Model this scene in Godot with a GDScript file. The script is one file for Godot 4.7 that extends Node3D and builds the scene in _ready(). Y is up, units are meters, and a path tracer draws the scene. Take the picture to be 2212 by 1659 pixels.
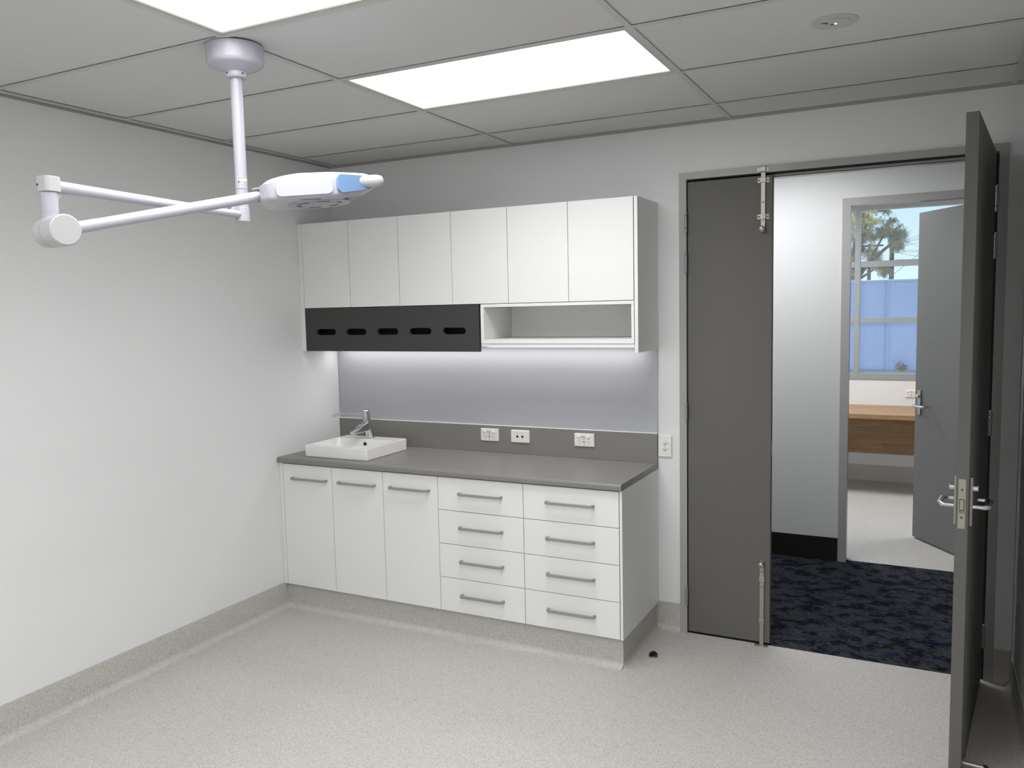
extends Node3D

# ---------------------------------------------------------------- sizes (metres); x along the back wall, y up, z towards the camera
const H := 2.647            # ceiling grid
const RX := 3.737           # right wall
const RZ := 6.92            # wall behind the camera
const GX := 1.2764          # first long ceiling runner
const GZ := 0.31            # first cross tee
const PANEL_POWER := 2.48
const CORRIDOR_POWER := 2.3
const OFFICE_POWER := 6.0
const STRIP_POWER := 0.29
const GLOW := 1.2
const WIDE := 0.3             # share of a panel's light that spreads evenly; the rest leaves its lenses as a downward beam
const BEAM := 79.0            # half angle of that beam
const SKY_ENERGY := 1.2

var mats := {}
var taken := {}
var shared := {}


# ================================================================ mesh collector
class Mb:
	var off := Vector3.ZERO
	var v := PackedVector3Array()
	var n := PackedVector3Array()
	var t := PackedVector2Array()

	func _init(o := Vector3.ZERO) -> void:
		off = o

	func tri(a: Vector3, b: Vector3, c: Vector3, na: Vector3, nb: Vector3, nc: Vector3, ua := Vector2.ZERO, ub := Vector2.ZERO, uc := Vector2.ZERO) -> void:
		# a, b, c counter-clockwise seen from outside; stored clockwise
		if (b - a).cross(c - a).length_squared() < 1e-18:
			return
		v.append(a - off); v.append(c - off); v.append(b - off)
		n.append(na); n.append(nc); n.append(nb)
		t.append(ua); t.append(uc); t.append(ub)

	func poly(p: Array, out: Vector3, norms := []) -> void:
		var q := p.duplicate()
		var m := norms.duplicate()
		var nn := Vector3.ZERO
		for i in range(1, q.size() - 1):
			nn += (q[i] - q[0]).cross(q[i + 1] - q[0])
		if nn.dot(out) < 0.0:
			q.reverse(); m.reverse(); nn = -nn
		nn = nn.normalized()
		if m.is_empty():
			for i in q.size():
				m.append(nn)
		for i in range(1, q.size() - 1):
			tri(q[0], q[i], q[i + 1], m[0], m[i], m[i + 1])

	func box(c: Vector3, s: Vector3, ch := 0.0, b := Basis()) -> void:
		var h := s * 0.5
		var k := minf(ch, minf(h.x, minf(h.y, h.z)) * 0.95)
		for a in 3:
			for g: float in [-1.0, 1.0]:
				var u := (a + 1) % 3
				var w := (a + 2) % 3
				var pts := []
				var nn := Vector3.ZERO
				nn[a] = g
				for e in [[-1, -1], [1, -1], [1, 1], [-1, 1]]:
					var q := Vector3.ZERO
					q[a] = g * h[a]; q[u] = e[0] * (h[u] - k); q[w] = e[1] * (h[w] - k)
					pts.append(c + b * q)
				poly(pts, b * nn)
		if k <= 0.0:
			return
		for a in 3:      # edges along a
			var u := (a + 1) % 3
			var w := (a + 2) % 3
			for gu: float in [-1.0, 1.0]:
				for gw: float in [-1.0, 1.0]:
					var nu := Vector3.ZERO; nu[u] = gu
					var nw := Vector3.ZERO; nw[w] = gw
					var pts := []
					var ns := []
					for e in [[-1, 0], [1, 0], [1, 1], [-1, 1]]:
						var q := Vector3.ZERO
						q[a] = e[0] * (h[a] - k)
						q[u] = gu * (h[u] if e[1] == 0 else h[u] - k)
						q[w] = gw * (h[w] - k if e[1] == 0 else h[w])
						pts.append(c + b * q)
						ns.append(b * (nu if e[1] == 0 else nw))
					poly(pts, b * (nu + nw), ns)
		for gx: float in [-1.0, 1.0]:
			for gy: float in [-1.0, 1.0]:
				for gz: float in [-1.0, 1.0]:
					var pa := c + b * Vector3(gx * h.x, gy * (h.y - k), gz * (h.z - k))
					var pb := c + b * Vector3(gx * (h.x - k), gy * h.y, gz * (h.z - k))
					var pc := c + b * Vector3(gx * (h.x - k), gy * (h.y - k), gz * h.z)
					poly([pa, pb, pc], b * Vector3(gx, gy, gz), [b * Vector3(gx, 0, 0), b * Vector3(0, gy, 0), b * Vector3(0, 0, gz)])

	func span(x0: float, x1: float, y0: float, y1: float, z0: float, z1: float, ch := 0.0) -> void:
		box(Vector3(x0 + x1, y0 + y1, z0 + z1) * 0.5, Vector3(absf(x1 - x0), absf(y1 - y0), absf(z1 - z0)), ch)

	func loft(rings: Array, closed := true, cap0 := true, cap1 := true, crease := 40.0) -> void:
		var R := rings.size()
		var N: int = rings[0].size()
		var cols := N if closed else N - 1
		var mid := Vector3.ZERO
		for r in rings:
			for p in r:
				mid += p
		mid /= float(R * N)
		var fn := []
		var vol := 0.0
		for i in R - 1:
			var row := []
			for j in cols:
				var k := (j + 1) % N
				var a: Vector3 = rings[i][j]
				var b: Vector3 = rings[i][k]
				var c: Vector3 = rings[i + 1][k]
				var d: Vector3 = rings[i + 1][j]
				var x := (c - a).cross(d - b) * 0.5
				vol += x.dot((a + b + c + d) * 0.25 - mid)
				row.append(x)
			fn.append(row)
		var flip := vol < 0.0
		if closed:
			for e in [[cap0, 0], [cap1, R - 1]]:
				if e[0]:
					var ring: Array = rings[e[1]].duplicate()
					var cc := Vector3.ZERO
					for p in ring:
						cc += p
					cc /= float(N)
					var inner: Vector3 = Vector3.ZERO
					var other: Array = rings[1 if e[1] == 0 else R - 2]
					for p in other:
						inner += p
					inner /= float(N)
					var cn := Vector3.ZERO
					for j in N:
						cn += (ring[j] - cc).cross(ring[(j + 1) % N] - cc)
					if cn.dot(cc - inner) < 0.0:
						ring.reverse(); cn = -cn
					cn = cn.normalized()
					for j in N:
						tri(cc, ring[j], ring[(j + 1) % N], cn, cn, cn)
		var lim := cos(deg_to_rad(crease))
		for i in R - 1:
			for j in cols:
				var base: Vector3 = fn[i][j].normalized()
				if base == Vector3.ZERO:
					continue
				var ns := []
				for e in [[0, 0], [0, 1], [1, 1], [1, 0]]:
					var s := Vector3.ZERO
					for di in [-1, 0]:
						for dj in [-1, 0]:
							var ii: int = i + e[0] + di
							var jj: int = j + e[1] + dj
							if ii < 0 or ii >= R - 1:
								continue
							if closed:
								jj = posmod(jj, N)
							elif jj < 0 or jj >= cols:
								continue
							var q: Vector3 = fn[ii][jj]
							if q.normalized().dot(base) > lim:
								s += q
					s = s.normalized()
					ns.append(-s if flip else s)
				var k := (j + 1) % N
				var a: Vector3 = rings[i][j]
				var b: Vector3 = rings[i][k]
				var c: Vector3 = rings[i + 1][k]
				var d: Vector3 = rings[i + 1][j]
				if flip:
					tri(a, c, b, ns[0], ns[2], ns[1])
					tri(a, d, c, ns[0], ns[3], ns[2])
				else:
					tri(a, b, c, ns[0], ns[1], ns[2])
					tri(a, c, d, ns[0], ns[2], ns[3])

	func prism(p: PackedVector2Array, o: Vector3, u: Vector3, w: Vector3, d: Vector3, crease := 35.0) -> void:
		var r0 := []
		var r1 := []
		for q in p:
			r0.append(o + u * q.x + w * q.y)
			r1.append(o + u * q.x + w * q.y + d)
		loft([r0, r1], true, false, false, crease)
		var idx := Geometry2D.triangulate_polygon(p)
		for i in range(0, idx.size(), 3):
			poly([r0[idx[i]], r0[idx[i + 1]], r0[idx[i + 2]]], -d)
			poly([r1[idx[i]], r1[idx[i + 1]], r1[idx[i + 2]]], d)

	func tube(path: Array, radii: Array, sides := 16, caps := true, flat := 1.0, crease := 40.0) -> void:
		# flat < 1 squeezes the section vertically
		var rings := []
		var up := Vector3.ZERO
		for i in path.size():
			var dir: Vector3 = (path[mini(i + 1, path.size() - 1)] - path[maxi(i - 1, 0)]).normalized()
			if i == 0:
				up = Vector3.UP if absf(dir.y) < 0.9 else Vector3.BACK
			up = (up - dir * up.dot(dir)).normalized()
			var side := dir.cross(up)
			var ring := []
			var rad: float = radii[mini(i, radii.size() - 1)]
			for k in sides:
				var an := TAU * (k + 0.5) / sides
				ring.append(path[i] + side * cos(an) * rad + up * sin(an) * rad * flat)
			rings.append(ring)
		loft(rings, true, caps, caps, crease)

	func lathe(prof: Array, o: Vector3, axis := Vector3.UP, segs := 32, cap0 := true, cap1 := true, crease := 35.0) -> void:
		# prof: Vector2(radius, height along axis)
		var a := axis.normalized()
		var e := Vector3.RIGHT if absf(a.x) < 0.9 else Vector3.BACK
		var u := (e - a * e.dot(a)).normalized()
		var w := a.cross(u)
		var rings := []
		for q in prof:
			var ring := []
			for k in segs:
				var an := TAU * k / segs
				ring.append(o + a * q.y + (u * cos(an) + w * sin(an)) * q.x)
			rings.append(ring)
		loft(rings, true, cap0, cap1, crease)

	func mesh() -> ArrayMesh:
		var arr := []
		arr.resize(Mesh.ARRAY_MAX)
		arr[Mesh.ARRAY_VERTEX] = v
		arr[Mesh.ARRAY_NORMAL] = n
		arr[Mesh.ARRAY_TEX_UV] = t
		var m := ArrayMesh.new()
		m.add_surface_from_arrays(Mesh.PRIMITIVE_TRIANGLES, arr)
		return m


func rrect(x0: float, x1: float, y0: float, y1: float, r: float, seg := 5) -> PackedVector2Array:
	var p := PackedVector2Array()
	for c in [[x1 - r, y1 - r, 0], [x0 + r, y1 - r, 1], [x0 + r, y0 + r, 2], [x1 - r, y0 + r, 3]]:
		for k in seg + 1:
			var a: float = PI / 2 * (c[2] + float(k) / seg)
			p.append(Vector2(c[0] + cos(a) * r, c[1] + sin(a) * r))
	return p


func flat_ring(p: PackedVector2Array, y: float) -> Array:
	var r := []
	for q in p:
		r.append(Vector3(q.x, y, q.y))
	return r


# ================================================================ naming and tagging
func numbered(parent: Node, base: String) -> String:
	var key := str(parent.get_instance_id()) + base
	var k: int = taken.get(key, -1) + 1
	taken[key] = k
	return base if k == 0 else "%s_%03d" % [base, k]


func tag(o: Node, label: String, category: String, group := "", kind := "") -> void:
	o.set_meta("label", label)
	o.set_meta("category", category)
	if group:
		o.set_meta("group", group)
	if kind:
		o.set_meta("kind", kind)


func thing(called: String, label: String, category: String, at := Vector3.ZERO, group := "", kind := "") -> Node3D:
	var o := Node3D.new()
	o.name = called if kind == "structure" else numbered(self, called)
	add_child(o, true)
	o.position = at
	tag(o, label, category, group, kind)
	return o


func part(called: String, m: Variant, mat: Material, parent: Node, at := Vector3.ZERO, label := "") -> MeshInstance3D:
	var o := MeshInstance3D.new()
	o.mesh = m.mesh() if m is Mb else m
	o.material_override = mat
	o.name = numbered(parent, called)
	parent.add_child(o, true)
	o.position = at
	if label:
		o.set_meta("label", label)
	return o


func piece_box(s: Vector3, ch := 0.0) -> ArrayMesh:
	var key := "%.4f %.4f %.4f %.4f" % [s.x, s.y, s.z, ch]
	if not shared.has(key):
		var b := Mb.new()
		b.box(Vector3.ZERO, s, ch)
		shared[key] = b.mesh()
	return shared[key]


# ================================================================ materials
func mat(called: String, c: Color, rough := 0.5, metal := 0.0, spec := 0.5) -> StandardMaterial3D:
	var m := StandardMaterial3D.new()
	m.resource_name = called
	m.albedo_color = c
	m.roughness = rough
	m.metallic = metal
	m.metallic_specular = spec
	mats[called] = m
	return m


func triplanar(m: StandardMaterial3D, tex: Texture2D, scale: float) -> void:
	m.albedo_texture = tex
	m.uv1_triplanar = true
	m.uv1_world_triplanar = true
	m.uv1_scale = Vector3.ONE * scale


func vinyl_image() -> ImageTexture:
	# speckled safety vinyl: one metre, fine elongated chips of several greys
	var rng := RandomNumberGenerator.new()
	rng.seed = 11
	var N := 1024
	var im := Image.create(N, N, false, Image.FORMAT_RGB8)
	im.fill(Color(0.752, 0.737, 0.71))
	var tones := [Color(0.80, 0.80, 0.785), Color(0.835, 0.835, 0.82), Color(0.685, 0.68, 0.655), Color(0.63, 0.625, 0.60), Color(0.54, 0.535, 0.52), Color(0.755, 0.735, 0.69), Color(0.43, 0.43, 0.42)]
	var share := [0.22, 0.30, 0.52, 0.74, 0.88, 0.97, 1.0]
	for i in 60000:
		var u := rng.randf()
		var k := 0
		while share[k] < u:
			k += 1
		var c: Color = tones[k]
		var a := rng.randf() * TAU
		var ln := rng.randi_range(2, 6) if k < 6 else rng.randi_range(2, 4)
		var p := Vector2(rng.randf() * N, rng.randf() * N)
		var bend := rng.randf_range(-0.25, 0.25)
		for s in ln:
			im.set_pixel(posmod(int(p.x), N), posmod(int(p.y), N), c)
			if k != 6:
				im.set_pixel(posmod(int(p.x) + 1, N), posmod(int(p.y), N), c)
			p += Vector2(cos(a), sin(a))
			a += bend
	im.generate_mipmaps()
	return ImageTexture.create_from_image(im)


func carpet_image() -> ImageTexture:
	# dark loop pile, two metres: charcoal ground with navy and blue dashes running along x
	var N := 1024
	var im := Image.create(N, N, false, Image.FORMAT_RGB8)
	var dash := FastNoiseLite.new()
	dash.seed = 3; dash.noise_type = FastNoiseLite.TYPE_VALUE; dash.frequency = 1.0; dash.fractal_type = FastNoiseLite.FRACTAL_NONE
	var patch := FastNoiseLite.new()
	patch.seed = 8; patch.noise_type = FastNoiseLite.TYPE_SIMPLEX_SMOOTH; patch.frequency = 1.0; patch.fractal_octaves = 3
	var blue := FastNoiseLite.new()
	blue.seed = 21; blue.noise_type = FastNoiseLite.TYPE_SIMPLEX_SMOOTH; blue.frequency = 1.0; blue.fractal_octaves = 3
	var grain := FastNoiseLite.new()
	grain.seed = 5; grain.noise_type = FastNoiseLite.TYPE_VALUE; grain.frequency = 1.0; grain.fractal_type = FastNoiseLite.FRACTAL_NONE
	var data := PackedByteArray()
	data.resize(N * N * 3)
	for y in N:
		for x in N:
			var d := dash.get_noise_2d(x * 0.10, y * 0.36)
			var p := patch.get_noise_2d(x * 0.012, y * 0.015)
			var q := blue.get_noise_2d(x * 0.016, y * 0.022)
			var g := 1.0 + 0.28 * grain.get_noise_2d(x * 0.28, y * 0.45)
			var r := Vector3(0.22, 0.226, 0.246)
			var m := p * 1.3 + 0.55 * d
			if m < -0.36:
				r = Vector3(0.105, 0.108, 0.122)
			elif m < -0.14:
				r = Vector3(0.16, 0.165, 0.195)
			var k := q + 0.45 * d
			if k > 0.68:
				r = Vector3(0.12, 0.16, 0.36)
			elif k > 0.45:
				r = Vector3(0.115, 0.125, 0.185)
			r *= g
			var o := (y * N + x) * 3
			data[o] = int(clampf(r.x, 0, 1) * 255); data[o + 1] = int(clampf(r.y, 0, 1) * 255); data[o + 2] = int(clampf(r.z, 0, 1) * 255)
	im = Image.create_from_data(N, N, false, Image.FORMAT_RGB8, data)
	return ImageTexture.create_from_image(im)


func oak_image() -> ImageTexture:
	var N := 512
	var data := PackedByteArray()
	data.resize(N * N * 3)
	var a := FastNoiseLite.new()
	a.seed = 4; a.frequency = 1.0; a.fractal_octaves = 4
	for y in N:
		for x in N:
			var g := a.get_noise_2d(x * 0.004, y * 0.06) * 0.6 + a.get_noise_2d(x * 0.02 + 90.0, y * 0.45) * 0.4
			var c := Color(0.70, 0.57, 0.42).lerp(Color(0.56, 0.43, 0.30), clampf(0.5 + g * 0.9, 0, 1))
			var o := (y * N + x) * 3
			data[o] = int(c.r * 255); data[o + 1] = int(c.g * 255); data[o + 2] = int(c.b * 255)
	return ImageTexture.create_from_image(Image.create_from_data(N, N, false, Image.FORMAT_RGB8, data))


func sticker_image() -> ImageTexture:
	# small type plate: illegible lines of print, a warning triangle, a black mark
	var im := Image.create(128, 64, false, Image.FORMAT_RGB8)
	im.fill(Color(0.86, 0.85, 0.80))
	var rng := RandomNumberGenerator.new()
	rng.seed = 2
	for y in [4, 10, 16, 22, 46, 52, 58]:
		var x := 4
		while x < 122:
			var w := rng.randi_range(4, 14)
			if not (y > 20 and y < 46 and x > 30):
				im.fill_rect(Rect2i(x, y, mini(w, 124 - x), 3), Color(0.25, 0.25, 0.25))
			x += w + 3
	for k in 14:
		im.fill_rect(Rect2i(14 - k / 2, 28 + k, k + 1, 1), Color(0.2, 0.2, 0.2))
	im.fill_rect(Rect2i(5, 48, 16, 12), Color(0.05, 0.05, 0.05))
	return ImageTexture.create_from_image(im)


func bump(m: StandardMaterial3D, freq: float, depth: float, scale: float, sd: int) -> void:
	var nt := NoiseTexture2D.new()
	nt.width = 512; nt.height = 512; nt.seamless = true
	var fn := FastNoiseLite.new()
	fn.seed = sd; fn.frequency = freq; fn.fractal_octaves = 3
	nt.noise = fn
	nt.as_normal_map = true
	nt.bump_strength = 4.0
	m.normal_enabled = true
	m.normal_texture = nt
	m.normal_scale = depth
	m.uv1_triplanar = true
	m.uv1_world_triplanar = true
	m.uv1_scale = Vector3.ONE * scale


func make_materials() -> void:
	var wall := mat("wall_paint", Color(0.88, 0.885, 0.882), 0.55, 0.0, 0.35)
	bump(wall, 0.06, 0.06, 1.5, 7)
	mat("ceiling_board", Color(0.815, 0.815, 0.81), 0.9, 0.0, 0.2)
	mat("grid_steel", Color(0.76, 0.76, 0.757), 0.5, 0.0, 0.4)
	mat("shadow_angle", Color(0.66, 0.66, 0.655), 0.55, 0.0, 0.4)
	mat("fitting", Color(0.73, 0.73, 0.725), 0.5)
	mat("panel_rim", Color(0.75, 0.73, 0.70), 0.45)
	var f := mat("vinyl", Color(1, 1, 1), 0.5, 0.0, 0.4)
	triplanar(f, vinyl_image(), 1.05)
	var cp := mat("carpet", Color(1, 1, 1), 0.98, 0.0, 0.1)
	triplanar(cp, carpet_image(), 0.5)
	mat("white_laminate", Color(0.905, 0.908, 0.9), 0.4, 0.0, 0.45)
	mat("carcass", Color(0.86, 0.865, 0.86), 0.5)
	mat("worktop", Color(0.50, 0.49, 0.475), 0.38, 0.0, 0.5)
	mat("splash", Color(0.68, 0.685, 0.70), 0.42, 0.0, 0.5)
	mat("seal", Color(0.92, 0.92, 0.91), 0.4)
	mat("black_panel", Color(0.225, 0.222, 0.22), 0.5)
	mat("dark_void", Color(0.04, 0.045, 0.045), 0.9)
	mat("handle_grey", Color(0.60, 0.60, 0.595), 0.45, 0.3)
	mat("door_grey", Color(0.40, 0.395, 0.38), 0.55, 0.0, 0.4)
	mat("door_light", Color(0.43, 0.432, 0.428), 0.5, 0.0, 0.4)
	mat("frame_grey", Color(0.635, 0.63, 0.618), 0.3, 0.0, 0.5)
	mat("frame_pale", Color(0.68, 0.68, 0.67), 0.28, 0.0, 0.5)
	mat("rubber", Color(0.03, 0.03, 0.032), 0.7)
	mat("satin_steel", Color(0.66, 0.65, 0.615), 0.33, 0.9)
	mat("hinge_steel", Color(0.62, 0.63, 0.63), 0.4, 0.6)
	mat("nickel", Color(0.66, 0.65, 0.61), 0.36, 0.8)
	mat("chrome", Color(0.78, 0.79, 0.80), 0.12, 1.0)
	mat("ceramic", Color(0.93, 0.928, 0.91), 0.12, 0.0, 0.5)
	mat("white_plastic", Color(0.90, 0.895, 0.87), 0.35)
	mat("lamp_white", Color(0.705, 0.702, 0.738), 0.3, 0.0, 0.5)
	mat("lamp_warm", Color(0.715, 0.708, 0.71), 0.38, 0.0, 0.5)
	mat("lamp_side", Color(0.72, 0.725, 0.765), 0.35)
	mat("lamp_blue", Color(0.46, 0.59, 0.75), 0.4)
	mat("lamp_lens", Color(0.62, 0.63, 0.66), 0.2)
	mat("slot_black", Color(0.05, 0.05, 0.05), 0.6)
	mat("mark_grey", Color(0.35, 0.35, 0.36), 0.6)
	mat("black_skirt", Color(0.045, 0.045, 0.045), 0.55)
	mat("aluminium", Color(0.63, 0.645, 0.65), 0.4, 0.3)
	var oak := mat("oak", Color(1, 1, 1), 0.5)
	triplanar(oak, oak_image(), 1.0)
	mat("fence_blue", Color(0.575, 0.675, 0.84), 0.6)
	mat("concrete", Color(0.55, 0.54, 0.52), 0.9)
	mat("bark", Color(0.36, 0.31, 0.26), 0.9)
	mat("pole_wood", Color(0.21, 0.23, 0.25), 0.9)
	mat("cable", Color(0.30, 0.36, 0.40), 0.7)
	var leaf := mat("leaf", Color(0.58, 0.60, 0.50), 0.5)
	leaf.backlight_enabled = true
	leaf.backlight = Color(0.40, 0.42, 0.30)
	leaf.vertex_color_use_as_albedo = true
	mat("dry_weed", Color(0.33, 0.24, 0.20), 0.9)
	var g := mat("glass", Color(0.92, 0.96, 0.98, 0.06), 0.03)
	g.transparency = BaseMaterial3D.TRANSPARENCY_ALPHA
	var e := mat("panel_glow", Color(1, 1, 1), 0.6)
	e.emission_enabled = true
	e.emission = Color(1.0, 0.995, 0.985)
	e.emission_energy_multiplier = GLOW
	var st := mat("strip_glow", Color(1, 1, 1), 0.6)
	st.emission_enabled = true
	st.emission = Color(1, 0.98, 1.0)
	st.emission_energy_multiplier = 1.6
	var led := mat("led_dot", Color(1, 1, 1), 0.5)
	led.emission_enabled = true
	led.emission = Color(1, 1, 1)
	led.emission_energy_multiplier = 0.9
	var sk := mat("sticker", Color(1, 1, 1), 0.5)
	sk.albedo_texture = sticker_image()


# ================================================================ start
func _ready() -> void:
	# camera
	var cam := Camera3D.new()
	cam.name = "camera"
	cam.position = Vector3(3.37817, 1.73247, 4.1845)
	cam.basis = Basis(Vector3.UP, 0.4711342) * Basis(Vector3.RIGHT, -0.0904987) * Basis(Vector3.BACK, -0.0217)
	cam.fov = 50.1429
	cam.near = 0.05
	cam.far = 200.0
	add_child(cam)
	cam.current = true
	# sky and exposure
	var sky := ProceduralSkyMaterial.new()
	sky.sky_top_color = Color(0.45, 0.71, 0.97)
	sky.sky_horizon_color = Color(0.84, 0.955, 1.0)
	sky.sky_curve = 0.22
	sky.ground_bottom_color = Color(0.42, 0.41, 0.39)
	sky.ground_horizon_color = Color(0.62, 0.63, 0.63)
	sky.sun_angle_max = 20.0
	var env := Environment.new()
	env.background_mode = Environment.BG_SKY
	env.sky = Sky.new()
	env.sky.sky_material = sky
	env.background_energy_multiplier = SKY_ENERGY
	env.tonemap_mode = Environment.TONE_MAPPER_LINEAR
	env.tonemap_exposure = 1.0
	env.sdfgi_enabled = true
	env.ssao_enabled = true
	env.ssil_enabled = true
	var we := WorldEnvironment.new()
	we.name = "world_environment"
	we.environment = env
	add_child(we)
	# sun: high, from the left and slightly behind the building, so the fence is only grazed
	var sun := DirectionalLight3D.new()
	sun.name = "sun"
	sun.light_energy = 5.0
	sun.light_color = Color(1.0, 0.95, 0.86)
	sun.light_angular_distance = 0.5
	sun.shadow_enabled = true
	add_child(sun)
	sun.look_at_from_position(Vector3(-8, 6.5, -0.5), Vector3.ZERO, Vector3.UP)

	make_materials()
	build_shell()
	build_ceiling()
	build_baseboards()
	build_door_frames()
	build_leaves()
	build_window()
	build_base_cabinets()
	build_wall_cabinets()
	build_worktop()
	build_basin_and_tap()
	build_outlets()
	build_exam_lamp()
	build_small_things()
	build_office()
	build_outside()


# ================================================================ shell
func structure(called: String, m: Mb, material: Material, label: String, category: String) -> MeshInstance3D:
	var o := MeshInstance3D.new()
	o.mesh = m.mesh()
	o.material_override = material
	o.name = called
	add_child(o, true)
	tag(o, label, category, "", "structure")
	return o


func build_shell() -> void:
	var w: Material = mats.wall_paint
	var b := Mb.new()
	b.span(-0.12, RX + 0.12, -0.12, 0, 0.0, RZ + 0.1)
	structure("floor", b, mats.vinyl, "pale grey speckled vinyl floor of the treatment room", "floor")
	b = Mb.new()
	b.span(-0.12, 0, -0.12, 2.85, -0.11, RZ + 0.1)
	structure("wall_left", b, w, "plain white wall left of the cabinets", "wall")
	b = Mb.new()
	b.span(RX, RX + 0.12, -0.12, 2.85, -0.05, RZ + 0.1)
	structure("wall_right", b, w, "white wall in shade behind the open grey door", "wall")
	b = Mb.new()
	b.span(-0.12, RX + 0.12, -0.12, 2.85, RZ, RZ + 0.12)
	structure("wall_front", b, w, "white wall behind the camera", "wall")
	b = Mb.new()
	b.span(-1.6, 2.24, -0.12, 2.85, -0.11, 0)
	b.span(3.658, 5.6, -0.12, 2.85, -0.11, 0)
	b.span(2.24, 3.658, 2.39, 2.85, -0.11, 0)
	structure("wall_back", b, w, "white wall behind the cabinets with the wide doorway", "wall")
	# corridor
	b = Mb.new()
	b.span(-1.6, 5.6, -0.12, -0.012, -1.64, 0.0)
	var fc := structure("floor_corridor", b, mats.dark_void, "dark charcoal and blue carpet tiles in the corridor", "carpet")
	for i in 14:
		for j in 4:
			var z1 := -0.002 - 0.5 * j
			var z0 := maxf(-1.645, z1 - 0.4997)
			if z1 - z0 < 0.05:
				continue
			part("carpet_tile", piece_box(Vector3(0.4997, 0.012, z1 - z0)), mats.carpet, fc, Vector3(-1.34 + 0.5 * i, -0.006, (z0 + z1) * 0.5))
	b = Mb.new()
	b.span(-1.6, 2.874, -0.12, 2.85, -1.71, -1.6)
	b.span(3.826, 5.6, -0.12, 2.85, -1.71, -1.6)
	b.span(2.874, 3.826, 2.39, 2.85, -1.71, -1.6)
	structure("wall_corridor", b, w, "white corridor wall around the second doorway", "wall")
	b = Mb.new()
	b.span(-1.7, -1.6, -0.12, 2.85, -1.71, 0)
	structure("wall_corridor_left", b, w, "white end wall of the corridor", "wall")
	b = Mb.new()
	b.span(5.6, 5.7, -0.12, 2.85, -1.71, 0)
	structure("wall_corridor_right", b, w, "white wall at the other end of the corridor", "wall")
	b = Mb.new()
	b.span(-1.7, 5.7, 2.66, 2.8, -1.66, -0.05)
	structure("ceiling_corridor", b, mats.ceiling_board, "white corridor ceiling", "ceiling")
	# office beyond
	b = Mb.new()
	b.span(1.3, 4.8, -0.12, 0, -4.62, -1.645)
	structure("floor_office", b, mats.vinyl, "pale speckled vinyl floor of the room beyond the corridor", "floor")
	b = Mb.new()
	b.span(1.3, 1.4, -0.12, 2.85, -4.6, -1.7)
	structure("wall_office_left", b, w, "white side wall of the room beyond", "wall")
	b = Mb.new()
	b.span(4.7, 4.8, -0.12, 2.85, -4.6, -1.7)
	structure("wall_office_right", b, w, "white wall behind the far open door", "wall")
	b = Mb.new()
	b.span(1.3, 4.8, -0.12, 0.985, -4.62, -4.4)
	b.span(1.3, 1.95, 0.985, 2.85, -4.62, -4.4)
	b.span(3.97, 4.8, 0.985, 2.85, -4.62, -4.4)
	b.span(1.95, 3.97, 2.64, 2.85, -4.62, -4.4)
	structure("wall_office_back", b, w, "white wall under the far window", "wall")
	b = Mb.new()
	b.span(1.3, 4.8, 2.66, 2.8, -4.6, -1.68)
	structure("ceiling_office", b, mats.ceiling_board, "white ceiling of the room beyond", "ceiling")


# ================================================================ ceiling
func light_panel(x: float, y: float, z: float, sx: float, sz: float, power: float, label: String, wide := WIDE) -> void:
	var t := thing("ceiling_light", label, "light panel", Vector3(x, y, z))
	var b := Mb.new()
	var r := 0.014
	b.span(-sx / 2, sx / 2, 0.0, 0.012, -sz / 2, -sz / 2 + r, 0.001)
	b.span(-sx / 2, sx / 2, 0.0, 0.012, sz / 2 - r, sz / 2, 0.001)
	b.span(-sx / 2, -sx / 2 + r, 0.0, 0.012, -sz / 2 + r, sz / 2 - r, 0.001)
	b.span(sx / 2 - r, sx / 2, 0.0, 0.012, -sz / 2 + r, sz / 2 - r, 0.001)
	part("frame", b, mats.panel_rim, t)
	part("diffuser", piece_box(Vector3(sx - 2 * r, 0.006, sz - 2 * r)), mats.panel_glow, t, Vector3(0, 0.007, 0))
	var l := AreaLight3D.new()
	l.name = "panel_light"
	l.area_size = Vector2(sx - 2 * r, sz - 2 * r)
	l.area_normalize_energy = true
	l.light_energy = power * wide
	l.light_color = Color(0.985, 0.988, 1.0)
	l.set("area_range", 12.0)
	l.shadow_enabled = true
	l.rotation_degrees = Vector3(-90, 0, 0)
	l.position = Vector3(0, 0.001, 0)
	t.add_child(l)
	if wide >= 1.0:
		return
	for i in 6:
		for j in 3:
			var s := SpotLight3D.new()
			s.name = "panel_lens_light"
			s.light_energy = power * (1.0 - wide) / 18.0
			s.light_color = Color(0.985, 0.988, 1.0)
			s.spot_angle = BEAM
			s.spot_angle_attenuation = 1.0
			s.spot_range = 12.0
			s.spot_attenuation = 2.0
			s.light_size = 0.03
			s.shadow_enabled = true
			s.rotation_degrees = Vector3(-90, 0, 0)
			s.position = Vector3(sx * ((i + 0.5) / 6.0 - 0.5), -0.002, sz * ((j + 0.5) / 3.0 - 0.5))
			t.add_child(s, true)


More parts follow.
